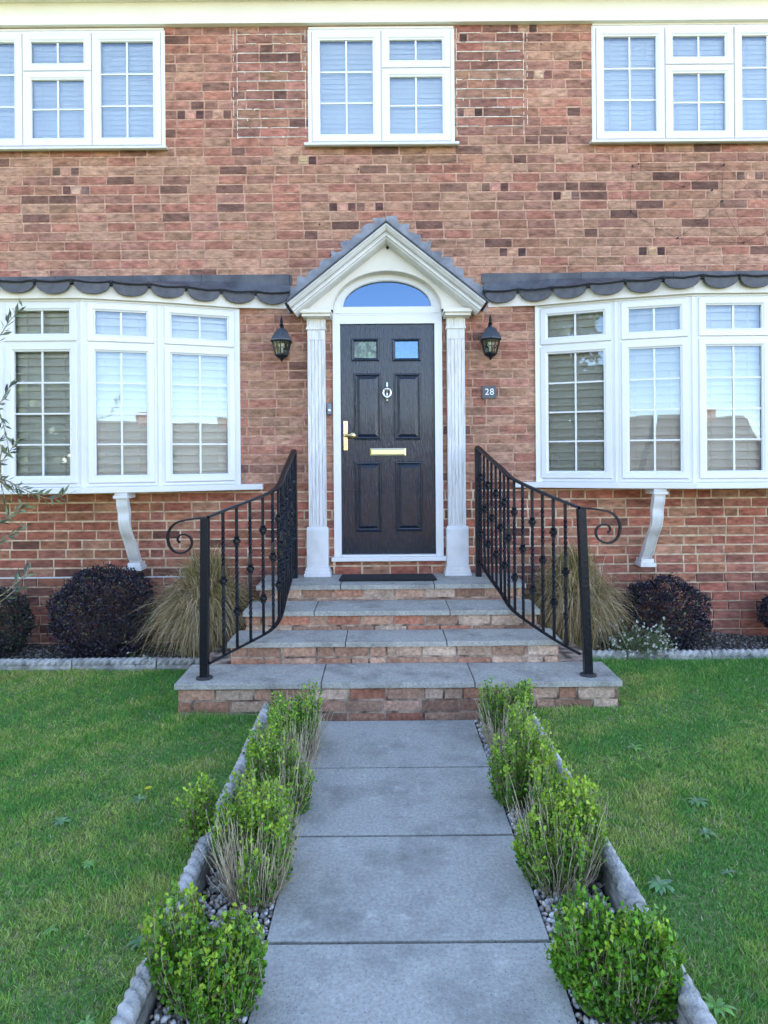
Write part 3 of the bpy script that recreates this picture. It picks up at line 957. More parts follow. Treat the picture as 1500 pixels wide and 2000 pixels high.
FIL = mat('filler', (.70, .69, .66), rough=.6)
for px in (-.522, .585):
    mb = MB(); PY = 5.335
    mb.box(px - .069, px + .069, PY + .012, YW - .004, .96, 2.585)      # shaft core
    for k in range(5):                                                # reeds leave flutes between
        u = px - .056 + k * .028
        mb.box(u - .0115, u + .0115, PY + .006, PY + .012, 1.0, 2.47)
    mb.box(px - .069, px + .069, PY + .002, PY + .012, 2.47, 2.585); mb.box(px - .069, px + .069, PY + .002, PY + .012, .96, 1.0)
    for s_ in (-1, 1): mb.box(*(sorted((px + s_ * .069, px + s_ * .063))), PY, PY + .012, 1.0, 2.47)
    mb.box(px - .078, px + .078, PY - .010, YW - .004, 2.55, 2.568)     # necking
    mb.box(px - .073, px + .073, PY - .004, YW - .004, 2.568, 2.655)
    pil = mb.build('pilaster', 'peel', house, bevel=.002)
    mb = MB()
    mb.box(px - .085, px + .085, PY - .022, YW - .004, .672, .965)
    mb.prism([(0, .965), (-.022, .965), (-.004, .985), (0, .99)], lambda u, v, h: (h, PY + u, v), px - .085, px + .085)
    mb.box(px - .093, px + .093, PY - .030, YW - .004, .648, .672); mb.box(px - .100, px + .100, PY - .038, YW - .004, .624, .648)
    mb.box(px - .106, px + .106, PY - .046, YW - .004, .602, .624)
    mb.build('pilaster_base', 'paint', pil, bevel=.003)
    mb = MB()
    q0, q1 = (px - .115, DX - HW - .002) if px < 0 else (DX + HW + .002, px + .115)
    mb.box(q0 + .012, q1 - .006, 5.245, YW - .004, 2.640, 2.662); mb.box(q0, q1, 5.225, YW - .004, 2.662, 2.690); mb.box(q0 + .02, q1 - .01, 5.26, YW - .004, 2.690, 2.702)
    mb.build('capital', 'cream', pil, bevel=.003)

seat(house)
# ============================================================ lanterns, plate, bell, mat, wires
def lantern(x, z, label):
    root = empty('wall_lantern', label, 'lantern', (x, YW, z), 'black wall lanterns either side of the porch')
    y = 5.285
    L = lambda c: (c[0] + x, c[1], c[2] + z)
    mb = MB(); hx_ = R(30)
    mb.lathe((x, y, z), [(.088, .012), (.090, .020), (.070, .055), (.045, .095), (.030, .108), (.014, .112)], 6, rot=hx_)
    mb.build('roof', 'lampblue', root, bevel=.002)
    mb = MB()
    mb.lathe((x, y, z), [(.014, .110), (.010, .125), (.018, .135), (.009, .150), (.013, .165), (.003, .205)], 10)
    mb.build('finial', 'iron', root); mb = MB()
    mb.lathe((x, y, z), [(.088, .000), (.092, .006), (.088, .014)], 6, rot=hx_)
    mb.build('rim', 'iron', root); mb = MB()
    mb.lathe((x, y, z), [(.050, -.088), (.058, -.092), (.056, -.102), (.040, -.118), (.018, -.128), (.010, -.140), (.003, -.150)], 6, rot=hx_)
    for k in range(6):
        t0 = hx_ + k * math.pi / 3; t1 = t0 + math.pi / 3
        P = lambda t, r, h: Vector((x + r * math.cos(t), y + r * math.sin(t), z + h))
        A, B, C, D = P(t0, .076, .0), P(t1, .076, .0), P(t1, .054, -.09), P(t0, .054, -.09)
        mb.tube([A, D], .0045, 4)
        mt, mbm, ml, mr = (A + B) / 2, (C + D) / 2, (A + D) / 2, (B + C) / 2
        c = (mt + mbm) / 2
        mb.tube([mt, c + (mt - c) * .35], .0022, 4); mb.tube([mbm, c + (mbm - c) * .35], .0022, 4)
        mb.tube([ml, c + (ml - c) * .35], .0022, 4); mb.tube([mr, c + (mr - c) * .35], .0022, 4)
        dd = [c + (mt - c) * .35, c + (mr - c) * .35, c + (mbm - c) * .35, c + (ml - c) * .35]
        for i in range(4): mb.tube([dd[i], dd[(i + 1) % 4]], .0022, 4)
    mb.build('cage', 'iron', root)
    mb = MB()
    for k in range(6):
        t0 = hx_ + k * math.pi / 3; t1 = t0 + math.pi / 3
        P = lambda t, r, h: Vector((x + r * math.cos(t), y + r * math.sin(t), z + h))
        mb.add([P(t0, .073, 0), P(t1, .073, 0), P(t1, .052, -.09), P(t0, .052, -.09)], [(0, 3, 2, 1)])
    mb.build('pane', 'glass_lamp', root, recalc=True)
    mb = MB(); mb.lathe((x, y, z), [(.012, -.085), (.012, -.05), (.022, -.04), (.026, -.02), (.018, -.003), (.004, .0)], 12); mb.smooth = True
    mb.build('bulb', 'bulb', root)
    mb = MB()
    pts = [(x, YW - .01, z + .06), (x, YW - .04, z + .03), (x, YW - .05, z + .09), (x, YW - .075, z + .15), (x, y, z + .155), (x, y, z + .125)]
    mb.tube(pts, [.010, .009, .009, .008, .007, .007], 8)
    mb.box(x - .025, x + .025, YW - .018, YW - .004, z - .07, z + .12)
    mb.build('bracket', 'iron', root)
    seat(root)


M['lampblue'] = mat('lampblue', (.035, .045, .065), rough=.3, coat=.6)
p = at(550, 669, 5.285); lantern(p.x, p.z, 'black hexagonal wall lantern left of the porch by the left bow window')
p = at(958, 666, 5.285); lantern(p.x, p.z, 'black hexagonal wall lantern right of the porch above the slate number plate')

p = at(955.5, 766, YW - .01)
pl = empty('house_number_plate', 'small square slate number plate reading 28 on the brick right of the porch', 'sign', (p.x, YW, p.z))
mb = MB(); mb.box(p.x - .057, p.x + .057, YW - .020, YW - .0045, p.z - .052, p.z + .052)
mb.build('plate', 'slate', pl, bevel=.002)
cu = bpy.data.curves.new('digits', 'FONT'); cu.body = '28'; cu.size = .072; cu.align_x = 'CENTER'; cu.align_y = 'CENTER'; cu.extrude = .0008
cu.space_character = 1.1
to = bpy.data.objects.new('digits_src', cu); COL.objects.link(to)
bpy.context.view_layer.update()
me = bpy.data.meshes.new_from_object(to.evaluated_get(bpy.context.evaluated_depsgraph_get()))
bpy.data.objects.remove(to)
me.transform(Matrix.Translation((p.x, YW - .0215, p.z)) @ Matrix.Rotation(R(90), 4, 'X'))
me.materials.clear(); me.materials.append(M['white'])
d = bpy.data.objects.new('digits', me); COL.objects.link(d); d.parent = pl
seat(pl)

p = at(643.5, 797, YW)
db = empty('doorbell', 'small grey doorbell box between the left pilaster and the door frame', 'doorbell', (p.x, YW, p.z))
mb = MB(); mb.box(p.x - .018, p.x + .018, YW - .028, YW - .004, p.z - .052, p.z + .038); mb.build('housing', 'grey', db, bevel=.006)
mb = MB(); mb.lathe((p.x, YW - .028, p.z - .02), [(.010, 0), (.009, -.003), (.002, -.004)], 14, 'y'); mb.build('button', 'chrome', db)
mb = MB(); mb.tube([(p.x - .014, YW - .02, p.z - .05), (p.x - .012, YW - .026, p.z - .068), (p.x + .004, YW - .024, p.z - .062), (p.x + .02, YW - .02, p.z - .045)], .0025, 5)
mb.build('wire', 'dark', db)
seat(db)

# climbing-plant wires on the brick, upper right
mb = MB()
W_ = dict(a=(1235, 325), b=(1232, 413), c=(1413, 322), d=(1335, 365), e=(1323, 465), f=(1452, 474), g=(1410, 393), h=(1540, 430), i=(1390, 372))
for k, l in ('ab', 'ac', 'ad', 'dc', 'ch', 'be', 'eg', 'ef', 'gf', 'fh', 'cg'):
    P, Q = at(*W_[k], YW - .016), at(*W_[l], YW - .016)
    mid = (P + Q) / 2 + Vector((rng.uniform(-.01, .01), 0, -.012))
    mb.tube([P, P.lerp(mid, .5) + Vector((0, 0, -.003)), mid, mid.lerp(Q, .5), Q], .0013, 4)
for k in W_.values():
    P = at(*k, YW - .008); mb.lathe((P.x, YW - .004, P.z), [(.006, 0), (.005, -.010), (.008, -.014), (.002, -.018)], 7, 'y')
wr = mb.build('trellis_wire', mat('wire', (.03, .022, .02), rough=.7), None)
tag(wr, 'thin dark wires strung between nails on the brick below the right upper window', 'wire')

# ============================================================ STEPS
ZT = [.216, .358, .488, .603]
steps = empty('front_steps', 'four wide brick steps with grey stone treads leading up to the black front door', 'steps', (.05, 4.6, 0))
SB = [srgb(190, 146, 120), srgb(200, 160, 134), srgb(178, 124, 98), srgb(186, 112, 86), srgb(208, 176, 150), srgb(158, 118, 96), srgb(172, 136, 112), srgb(138, 104, 84), srgb(214, 190, 166)]


def step_col(u, z, head, g):
    c = g.choice(SB); k = g.uniform(.78, 1.05); b_ = srgb(176, 132, 110); return tuple((x * .6 + y * .4) * k for x, y in zip(c, b_))


LV = [  # (x0, x1, y front of brick, y back, z0, z1 underside of tread, tread seams)
    (-1.215, 1.375, 3.985, 4.36, -.12, ZT[0] - .035, (-.375, .53)),
    (-.985, 1.115, 4.345, 4.66, ZT[0] - .03, ZT[1] - .03, (-.25, .40)),
    (-.945, 1.045, 4.635, 4.97, ZT[1] - .03, ZT[2] - .03, (-.48, .45)),
    (-.915, 1.02, 4.965, YW - .004, ZT[2] - .03, ZT[3] - .028, (-.32, .37))]
for k, (x0, x1, y0, y1, z0, z1, seams) in enumerate(LV):
    mb = MB()
    mb.box(x0, x1, y0, YW - .006 if k == 3 else YW - .30, -.12, z1)
    core = mb.build('riser_mortar', 'step_mortar', steps)
    mb = MB()
    zs = 0 if k == 0 else ZT[k - 1] + .004
    cs = .072
    start = z1 - cs * (3 if k == 0 else 2) + .004 if k != 1 else z1 - cs * 2 + .004
    brick_field(mb, (0, y0, 0), (1, 0, 0), (0, -1, 0), x0, x1, start - (0 if k else 0), z1 - .002,
                [], step_col, proud=.006, course=cs, seed=40 + k, headers=.15, jit=.003)
    bl = y1 - y0 + (.3 if k < 3 else 0)
    brick_field(mb, (x0, YW - .01 if k == 3 else y1, 0), (0, -1, 0), (-1, 0, 0), 0, (YW - .01 if k == 3 else y1) - y0, start, z1 - .002, [], step_col, proud=.006, course=cs, seed=50 + k, jit=.003)
    brick_field(mb, (x1, y0, 0), (0, 1, 0), (1, 0, 0), 0, (YW - .01 if k == 3 else y1) - y0, start, z1 - .002, [], step_col, proud=.006, course=cs, seed=60 + k, jit=.003)
    mb.build('riser_bricks', 'stepbrick', steps, recalc=False)
    xs = [x0 - .025, *seams, x1 + .025]
    yb = LV[k + 1][2] - .008 if k < 3 else YW - .014
    for i in range(3):
        g0, g1 = xs[i] + .003, xs[i + 1] - .003
        mb = MB()
        ns = 12; zt = ZT[k] + rng.uniform(-.0015, .0015)
        yf = [y0 - .028 + rng.uniform(-.003, .003) for _ in range(ns + 1)]
        fx = [g0 + (g1 - g0) * j / ns for j in range(ns + 1)]
        poly = [(fx[j], yf[j]) for j in range(ns + 1)] + [(g1, yb), (g0, yb)]
        mb.prism(poly, lambda u, v, h: (u, v, h), zt - .033, zt)
        mb.build('tread_slab', 'tread', steps, bevel=.003)
    # bits of stone beyond the narrower step (flank slabs on the level below)
    if k < 3:
        nx0, nx1 = LV[k + 1][0], LV[k + 1][1]
seat(steps)
mb = MB(); p0, p1 = at(664, 1128, 5.20), at(846, 1126, 5.20)
mb.prism([(-.34, 5.075), (.40, 5.075), (.385, 5.30), (-.33, 5.30)], lambda u, v, h: (u, v, h), ZT[3] + .004, ZT[3] + .018)
o = mb.build('door_mat', 'mat', None, bevel=.004); tag(o, 'thin dark doormat lying on the top step at the front door', 'doormat')

# ============================================================ RAILINGS
def flat(mb, pts, w_, t_):
    """sweep a flat bar: w_ horizontal width, t_ vertical thickness"""
    vs, fs = [], []
    for i, p in enumerate(pts):
        t = (pts[min(i + 1, len(pts) - 1)] - pts[max(i - 1, 0)]).normalized()
        s = Vector((t.y, -t.x, 0))
        s = s.normalized() if s.length > 1e-4 else Vector((1, 0, 0))
        u = s.cross(t).normalized()
        for (i_, j_) in ((-1, -.6), (1, -.6), (1, .4), (.6, 1), (-.6, 1), (-1, .4)):
            vs.append(p + s * (i_ * w_ / 2) + u * (j_ * t_ / 2))
    m_ = 6
    for i in range(len(pts) - 1):
        for k in range(m_): fs.append((i * m_ + k, i * m_ + (k + 1) % m_, (i + 1) * m_ + (k + 1) % m_, (i + 1) * m_ + k))
    fs += [tuple(range(m_)), tuple((len(pts) - 1) * m_ + k for k in range(m_))]
    mb.add(vs, fs)


def baluster(root, p, z0, z1, kind):
    mb = MB(); h = z1 - z0; r = .0100
    zs, tw = [], []
    n_ = 60
    for i in range(n_ + 1):
        f = i / n_
        zs.append(z0 + h * f)
        if kind == 0: t = max(0, min(f, .70) - .32) / .38          # twist between two collars
        else: t = (max(0, min(f, .42) - .14) + max(0, min(f, .90) - .62)) / .28 * .75
        tw.append(t * math.pi * 5)
    mb.tube([(p.x, p.y, z) for z in zs], r * 1.15, 4, sq=True, twist=tw, up=(0, 1, 0))
    for f in ((.26, .76) if kind == 0 else (.52,)):
        z = z0 + h * f
        mb.lathe((p.x, p.y, z), [(.012, -.030), (.019, -.025), (.014, -.016), (.025, -.009), (.025, .009), (.014, .016), (.019, .025), (.012, .030)], 8)
    mb.build('baluster', 'iron', root)


def railing(plan, ztop0, slope, post_f, post_f_top, ztop_f, side, label, base_z):
    root = empty('handrail', label, 'railing', (post_f[0], post_f[1], ZT[0]), 'iron railings flanking the steps')
    path = spline([(x, y, 0) for x, y in plan], 12)
    cum = [0]
    for i in range(1, len(path)): cum.append(cum[-1] + (path[i] - path[i - 1]).length)
    T = cum[-1]
    zf = lambda s: ztop0 + (ztop_f - ztop0) * s / T
    top = [Vector((p.x, p.y, zf(c))) for p, c in zip(path, cum)]
    SEP = .885
    bot = [Vector((p.x, p.y, max(z.z - SEP, 0))) for p, z in zip(path, top)]
    # scroll beyond the front post
    end = top[-1]; dirx = side
    sc = []
    c0 = Vector((end.x + dirx * .150, end.y - .03, end.z - .140))
    for k in range(57):
        t = k / 56
        deg = 90 - t * 480                # runs over the top, out, down and curls back in
        r_ = float(np.interp(90 - deg, [0, 45, 90, 180, 270, 360, 430, 480], [.122, .100, .080, .070, .062, .040, .026, .010]))
        ang = R(deg)
        sc.append(c0 + Vector((dirx * r_ * math.cos(ang), 0, r_ * math.sin(ang))))
    lead_in = spline([end, end + Vector((dirx * .08, -.018, -.006)), sc[0]], 6)
    mb = MB(); flat(mb, top, .042, .016)
    mb.smooth = False
    mb.build('top_rail', 'iron', root)
    allp = lead_in[:-1] + sc
    mb = MB()
    vs, fs = [], []
    for i, p in enumerate(allp):
        t = (allp[min(i + 1, len(allp) - 1)] - allp[max(i - 1, 0)]).normalized()
        s = Vector((0, 1, 0)); u = s.cross(t).normalized()
        th = .012 - .003 * (i / len(allp)) + (.006 if i > len(allp) - 4 else 0)
        wd = .030 - .012 * (i / len(allp))
        for (a_, b_) in ((-1, -1), (1, -1), (1, 1), (-1, 1)): vs.append(p + s * a_ * wd / 2 + u * b_ * th / 2)
    for i in range(len(allp) - 1):
        for k in range(4): fs.append((i * 4 + k, i * 4 + (k + 1) % 4, (i + 1) * 4 + (k + 1) % 4, (i + 1) * 4 + k))
    fs += [(0, 1, 2, 3), tuple((len(allp) - 1) * 4 + k for k in range(4))]
    mb.add(vs, fs); mb.build('scroll', 'iron', root)
    mb = MB(); flat(mb, bot, .030, .010); mb.build('bottom_rail', 'iron', root)
    # posts
    mb = MB(); b = Vector((post_f[0], post_f[1], ZT[0])); t = Vector((post_f_top[0], post_f_top[1], ztop_f - .006))
    hw = .0245
    vs = [b + Vector((i, j, 0)) for i, j in ((-hw, -hw), (hw, -hw), (hw, hw), (-hw, hw))] + [t + Vector((i, j, 0)) for i, j in ((-hw, -hw), (hw, -hw), (hw, hw), (-hw, hw))]
    mb.add(vs, [(0, 1, 5, 4), (1, 2, 6, 5), (2, 3, 7, 6), (3, 0, 4, 7), (4, 5, 6, 7), (3, 2, 1, 0)])
    po = mb.build('post', 'iron', root, bevel=.003)
    mb = MB(); mb.lathe(tuple(b + Vector((0, 0, .001))), [(.052, 0), (.050, .006), (.040, .009), (.028, .012)], 12)
    mb.build('foot', M['joint'], root)
    p = top[0]; mb = MB(); mb.box(p.x - .022, p.x + .022, p.y - .022, p.y + .022, base_z, p.z - .006); mb.build('post', 'iron', root, bevel=.003)
    nb = 14
    for i in range(nb):
        s = T * (i + .8) / (nb + .9)
        j = max(k for k in range(len(cum)) if cum[k] <= s); f = (s - cum[j]) / (cum[j + 1] - cum[j])
        P = path[j].lerp(path[j + 1], f); zt = zf(s)
        baluster(root, P, zt - SEP + .004, zt - .007, i % 2)
    seat(root)


railing([(-.693, 5.25), (-.694, 4.75), (-.693, 4.48), (-.735, 4.34), (-.82, 4.26), (-.944, 4.17), (-1.062, 4.075)], 1.597, .3,
        (-1.087, 4.066), (-1.076, 4.066), 1.186, -1, 'black wrought iron railing on the left of the steps, straight front post and scroll', ZT[3])
railing([(.737, 5.25), (.79, 4.93), (.825, 4.75), (.868, 4.51), (1.0, 4.29), (1.09, 4.17), (1.185, 4.075)], 1.614, .3,
        (1.229, 4.07), (1.193, 4.07), 1.226, 1, 'black wrought iron railing on the right of the steps, front post leaning', ZT[3])

# ============================================================ GROUND
def gz(x, y):
    if y > -2: return -.075
    t = min(1, (-2 - y) / 14); return -.075 - 4.0 * (t * t * (3 - 2 * t))


ys = list(np.linspace(-400, -20, 10)) + list(np.linspace(-18, 0, 19)) + [4, 8, 14, 20, 60, 400]
xs = [-400, -100, -40, -20, -10, -5, 0, 5, 10, 20, 40, 100, 400]
V = [(x, y, gz(x, y)) for y in ys for x in xs]
Fq = [(j * len(xs) + i, j * len(xs) + i + 1, (j + 1) * len(xs) + i + 1, (j + 1) * len(xs) + i) for j in range(len(ys) - 1) for i in range(len(xs) - 1)]
mb = MB(); mb.add(V, Fq); struct(mb.build('ground', 'turf', recalc=False), 'grassy ground sloping down behind the garden')
mb = MB(); mb.box(-300, 300, -23.2, -17.2, -4.10, -4.065); struct(mb.build('road', 'asphalt'), 'asphalt road at the bottom of the slope')

# paving slabs of the path
mb = MB(); g = random.Random(6)
y1 = 3.952
for k in range(9):
    y0 = y1 - .602
    j = [g.uniform(-.003, .003) for _ in range(4)]
    x0, x1 = -.384, .519
    zt = g.uniform(-.0008, .0008)
    mb.add([(x0 + j[0], y0 + .011, -.05), (x1 + j[1], y0 + .011, -.05), (x1 + j[2], y1 - .003, -.05), (x0 + j[3], y1 - .003, -.05),
            (x0 + j[0], y0 + .011, zt), (x1 + j[1], y0 + .011, zt), (x1 + j[2], y1 - .003, zt), (x0 + j[3], y1 - .003, zt)],
           [(0, 1, 5, 4), (1, 2, 6, 5), (2, 3, 7, 6), (3, 0, 4, 7), (4, 5, 6, 7), (3, 2, 1, 0)])
    y1 = y0
struct(mb.build('path', 'slab', bevel=.003), 'straight path of large square grey stone slabs')
mb = MB(); mb.box(-.70, .84, -1.5, 3.98, -.060, -.034); struct(mb.build('path_bed', 'joint'), 'dark bedding under the path and gravel')


def pnoise(x, y, s=1.0, seed=0):
    r_ = np.random.default_rng(seed); v = 0
    for k in range(7):
        a_ = r_.uniform(0, 6.28); f = s * r_.uniform(.6, 2.6); ph = r_.uniform(0, 6.28)
        v = v + np.sin((x * math.cos(a_) + y * math.sin(a_)) * f * 3 + ph)
    return v / 3.5


def lawn_z(x, y, side):
    base = .010 + .012 * np.clip((y - 1) / 4, 0, 1) if side < 0 else .030 + .045 * np.clip((y - 2) / 3, 0, 1)
    return base + .010 * pnoise(x, y, .7, 3)


def lawn(side):
    x0, x1 = (-4.6, -.725) if side < 0 else (.845, 4.8)
    nx, ny = 60, 90
    X = np.linspace(x0, x1, nx); Y = np.linspace(-2, 4.80, ny)
    GX, GY = np.meshgrid(X, Y)
    GZ = lawn_z(GX, GY, side)
    V = np.stack([GX, GY, GZ], -1).reshape(-1, 3)
    idx = np.arange(nx * ny).reshape(ny, nx)
    Fc = np.stack([idx[:-1, :-1], idx[:-1, 1:], idx[1:, 1:], idx[1:, :-1]], -1).reshape(-1, 4)
    # cut away cells under the steps
    cx = V[Fc].mean(1)
    keep = ~((cx[:, 0] > -1.15) & (cx[:, 0] < 1.30) & (cx[:, 1] > 4.05))
    o = np_mesh('lawn', V, Fc[keep], None, 'turf', smooth=True)
    struct(o, 'lawn to the %s of the path' % ('left' if side < 0 else 'right'))
    # blades, denser near the camera's side
    P = []
    for (ya, yb, dens) in ((.9, 2.6, 42000), (2.6, 3.8, 32000), (3.8, 4.80, 24000)):
        xa, xb = (-3.5, x1 - .005) if side < 0 else (x0 + .005, 3.6)
        n_ = int((yb - ya) * (xb - xa) * dens)
        px = nr.uniform(xa, xb, n_); py = nr.uniform(ya, yb, n_)
        # keep full density only where one can look
        vis = (np.abs(px) < .57 * py + .45) | (nr.random(n_) < .22)
        P.append(np.stack([px[vis], py[vis]], -1))
    P = np.concatenate(P)
    ok = ~((P[:, 0] > -1.245) & (P[:, 0] < 1.40) & (P[:, 1] > 3.95))
    P = P[ok]; n_ = len(P)
    z = lawn_z(P[:, 0], P[:, 1], side)
    h = nr.uniform(.006, .021, n_) * (1 + .35 * pnoise(P[:, 0], P[:, 1], 2, 5))
    edge = np.exp(-(4.80 - P[:, 1]) / .12) + np.exp(-np.abs(P[:, 0] - (x1 if side < 0 else x0)) / .05) * .7
    stepsd = np.where((np.abs(P[:, 0] - .08) < 1.36) & (P[:, 1] > 3.85), 1.0, 0)
    h = h * (1 + edge * .9 + stepsd * .9)
    th = nr.uniform(0, 6.283, n_); tilt = nr.uniform(.1, 1.3, n_)
    dx, dy = np.cos(th) * tilt * h, np.sin(th) * tilt * h
    wd = nr.uniform(.0011, .0022, n_)
    wd = wd * (1 + .25 * (P[:, 1] - 1.5))
    ph = nr.uniform(0, 6.283, n_)
    sx, sy = np.cos(ph) * wd, np.sin(ph) * wd
    base = np.stack([P[:, 0], P[:, 1], z], -1)
    V = np.empty((n_, 3, 3))
    V[:, 0] = base + np.stack([-sx, -sy, np.zeros(n_)], -1)
    V[:, 1] = base + np.stack([sx, sy, np.zeros(n_)], -1)
    V[:, 2] = base + np.stack([dx, dy, h], -1)
    q = pnoise(P[:, 0], P[:, 1], .75, 8) + .6 * pnoise(P[:, 0], P[:, 1], 3.2, 9) + .45 * pnoise(P[:, 0], P[:, 1], 9, 10) + nr.normal(0, .4, n_)
    green = np.array([.27, .50, .075]); deep = np.array([.12, .38, .07]); yel = np.array([.50, .58, .14]); straw_ = np.array([.66, .56, .33])
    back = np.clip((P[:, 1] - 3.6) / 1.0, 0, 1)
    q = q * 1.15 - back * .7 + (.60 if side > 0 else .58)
    t = np.clip((q + .6) / 1.6, 0, 1)[:, None]
    C = deep * (1 - t) + green * t
    t2 = np.clip((q - .45) / 1.1, 0, 1)[:, None]; C = C * (1 - t2) + yel * t2
    dry = (nr.random(n_) < .05 + .13 * np.clip(q - .5, 0, 1.2))[:, None]
    C = np.where(dry, straw_ * nr.uniform(.6, 1.1, (n_, 1)), C) * nr.uniform(.5, 1.5, (n_, 1))
    Cv = np.repeat(C[:, None], 3, 1); Cv[:, 0:2] *= .75  # shade between the blades is put into darker roots
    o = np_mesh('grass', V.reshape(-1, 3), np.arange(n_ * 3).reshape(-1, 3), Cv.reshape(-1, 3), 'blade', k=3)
    tag(o, 'short patchy green grass of the lawn %s of the path' % ('left' if side < 0 else 'right'), 'grass', kind='stuff')


lawn(-1); lawn(1)


# beds by the wall: soil and mulch
def bed(side):
    x0, x1 = (-4.6, -.93) if side < 0 else (1.06, 4.8)
    nx, ny = 90, 22
    X = np.linspace(x0, x1, nx); Y = np.linspace(4.82, YW + .01, ny)
    GX, GY = np.meshgrid(X, Y); GZ = (.062 if side < 0 else .085) + .016 * pnoise(GX, GY, 3, 21) + nr.normal(0, .004, GX.shape)
    V = np.stack([GX, GY, GZ], -1).reshape(-1, 3); idx = np.arange(nx * ny).reshape(ny, nx)
    Fc = np.stack([idx[:-1, :-1], idx[:-1, 1:], idx[1:, 1:], idx[1:, :-1]], -1).reshape(-1, 4)
    o = np_mesh('flower_bed', V, Fc, None, 'soil'); struct(o, 'bare soil of the bed along the wall, %s of the steps' % ('left' if side < 0 else 'right'))
    n_ = 5200
    px, py = nr.uniform(max(x0, -3.6), min(x1, 3.7), n_), nr.uniform(4.87, YW - .02, n_)
    stones('mulch', px, py, (.068 if side < 0 else .091) + .016 * pnoise(px, py, 3, 21), .004, .011,
           [(.10, .08, .06), (.05, .04, .03), (.16, .13, .10), (.24, .22, .20), (.07, .055, .04)],
           'dark bark and grit mulch on the bed %s of the steps' % ('left' if side < 0 else 'right'), 'mulch')


ICO = None


def stones(name, px, py, pz, r0, r1, pal, label, cat):
    global ICO
    if ICO is None:
        bm = bmesh.new(); bmesh.ops.create_icosphere(bm, subdivisions=1, radius=1)
        ICO = (np.array([v.co[:] for v in bm.verts]), np.array([[v.index for v in f.verts] for f in bm.faces])); bm.free()
    Vi, Fi = ICO; n_ = len(px)
    r_ = nr.uniform(r0, r1, (n_, 1, 1)) * nr.uniform(.65, 1.3, (n_, 1, 3))
    V = Vi[None] * r_ * nr.uniform(.8, 1.2, (n_, len(Vi), 1))
    a_ = nr.uniform(0, 6.28, n_); c, s = np.cos(a_)[:, None], np.sin(a_)[:, None]
    b_ = nr.uniform(-.6, .6, n_); cb, sb = np.cos(b_)[:, None], np.sin(b_)[:, None]
    X, Y, Z = V[..., 0], V[..., 1], V[..., 2]
    X, Z = X * cb - Z * sb, X * sb + Z * cb
    X, Y = X * c - Y * s, X * s + Y * c
    V = np.stack([X + px[:, None], Y + py[:, None], Z + pz[:, None]], -1)
    Fc = Fi[None] + (np.arange(n_) * len(Vi))[:, None, None]
    pal = np.array(pal); C = pal[nr.integers(0, len(pal), n_)] * nr.uniform(.75, 1.15, (n_, 1))
    o = np_mesh(name, V.reshape(-1, 3), Fc.reshape(-1, 3), np.repeat(C, len(Vi), 0), 'stone', k=3)
    return tag(o, label, cat, kind='stuff')


bed(-1); bed(1)
GR = [(.58, .55, .50), (.44, .41, .37), (.32, .29, .26), (.66, .64, .60), (.42, .34, .26), (.24, .21, .18), (.50, .42, .33)]
for side, (xa, xb) in ((-1, (-.655, -.392)), (1, (.528, .775))):
    n_ = 6500
    px, py = nr.uniform(xa, xb, n_), nr.uniform(.9, 3.93, n_)
    stones('gravel', px, py, -.030 + nr.uniform(0, .030, n_), .0045, .0115, GR, 'pale grey gravel in the strip %s of the path' % ('left' if side < 0 else 'right'), 'gravel')


# rope-top edging
def edging_mesh():
    mb = MB(); L = .595; n_, m_ = 70, 14
    vs, fs = [], []
    for i in range(n_ + 1):
        u = L * i / n_
        for k in range(m_):
            t = 2 * math.pi * k / m_
            r_ = .019 + .0120 * abs(math.sin(t + u * math.pi / .045))
            vs.append((u, r_ * math.cos(t), .062 + r_ * math.sin(t)))
    for i in range(n_):
        for k in range(m_): fs.append((i * m_ + k, i * m_ + (k + 1) % m_, (i + 1) * m_ + (k + 1) % m_, (i + 1) * m_ + k))
    fs += [tuple(range(m_)), tuple(n_ * m_ + k for k in range(m_))]
    mb.add(vs, fs); mb.box(0.002, L - .002, -.021, .021, -.09, .045); mb.box(.001, L - .001, -.027, .027, .018, .032)
    me = bpy.data.meshes.new('edging_stone'); me.from_pydata(mb.v, [], mb.f); me.materials.append(M['rope'])
    return me


EM = edging_mesh()


def edging(x, y, z, ang, label, group):
    o = bpy.data.objects.new('edging_stone', EM); COL.objects.link(o); o.location = (x, y, z); o.rotation_euler = (rng.uniform(-.02, .02), rng.uniform(-.008, .008), ang + rng.uniform(-.008, .008))
    tag(o, label, 'edging', group)


GE = 'rope-topped concrete edging stones'
ordn = ['nearest the camera', 'second from the camera', 'third from the camera', 'fourth from the camera', 'farthest, by the steps']
for i in range(5):
    edging(-.690, .95 + i * .603, .015, R(90), 'grey rope-top edging stone between left lawn and gravel, ' + ordn[i], GE)
    edging(.810, .95 + i * .603, .030, R(90), 'grey rope-top edging stone between right lawn and gravel, ' + ordn[i], GE)
lb = ['against the steps, under the left railing', 'in front of the dry grass clump', 'in front of the big dark bush',
      'left of the big dark bush by the bare soil', 'at the left edge by the small dark bush']
for i in range(5):
    edging(-1.02 - (i + 1) * .603, 4.825, .028, 0, 'edging stone of the left bed, ' + lb[i], GE)
lb = ['against the steps by the railing post', 'under the white flowers', 'just right of the white flowers', 'at the right edge',
      'below the rightmost dark bush']
for i in range(4):
    edging(1.135 + i * .603, 4.835, .050, 0, 'edging stone, right bed, ' + lb[i], GE)


# ============================================================ PLANTS
def unit(v): return v / np.maximum(np.linalg.norm(v, axis=-1, keepdims=True), 1e-9)


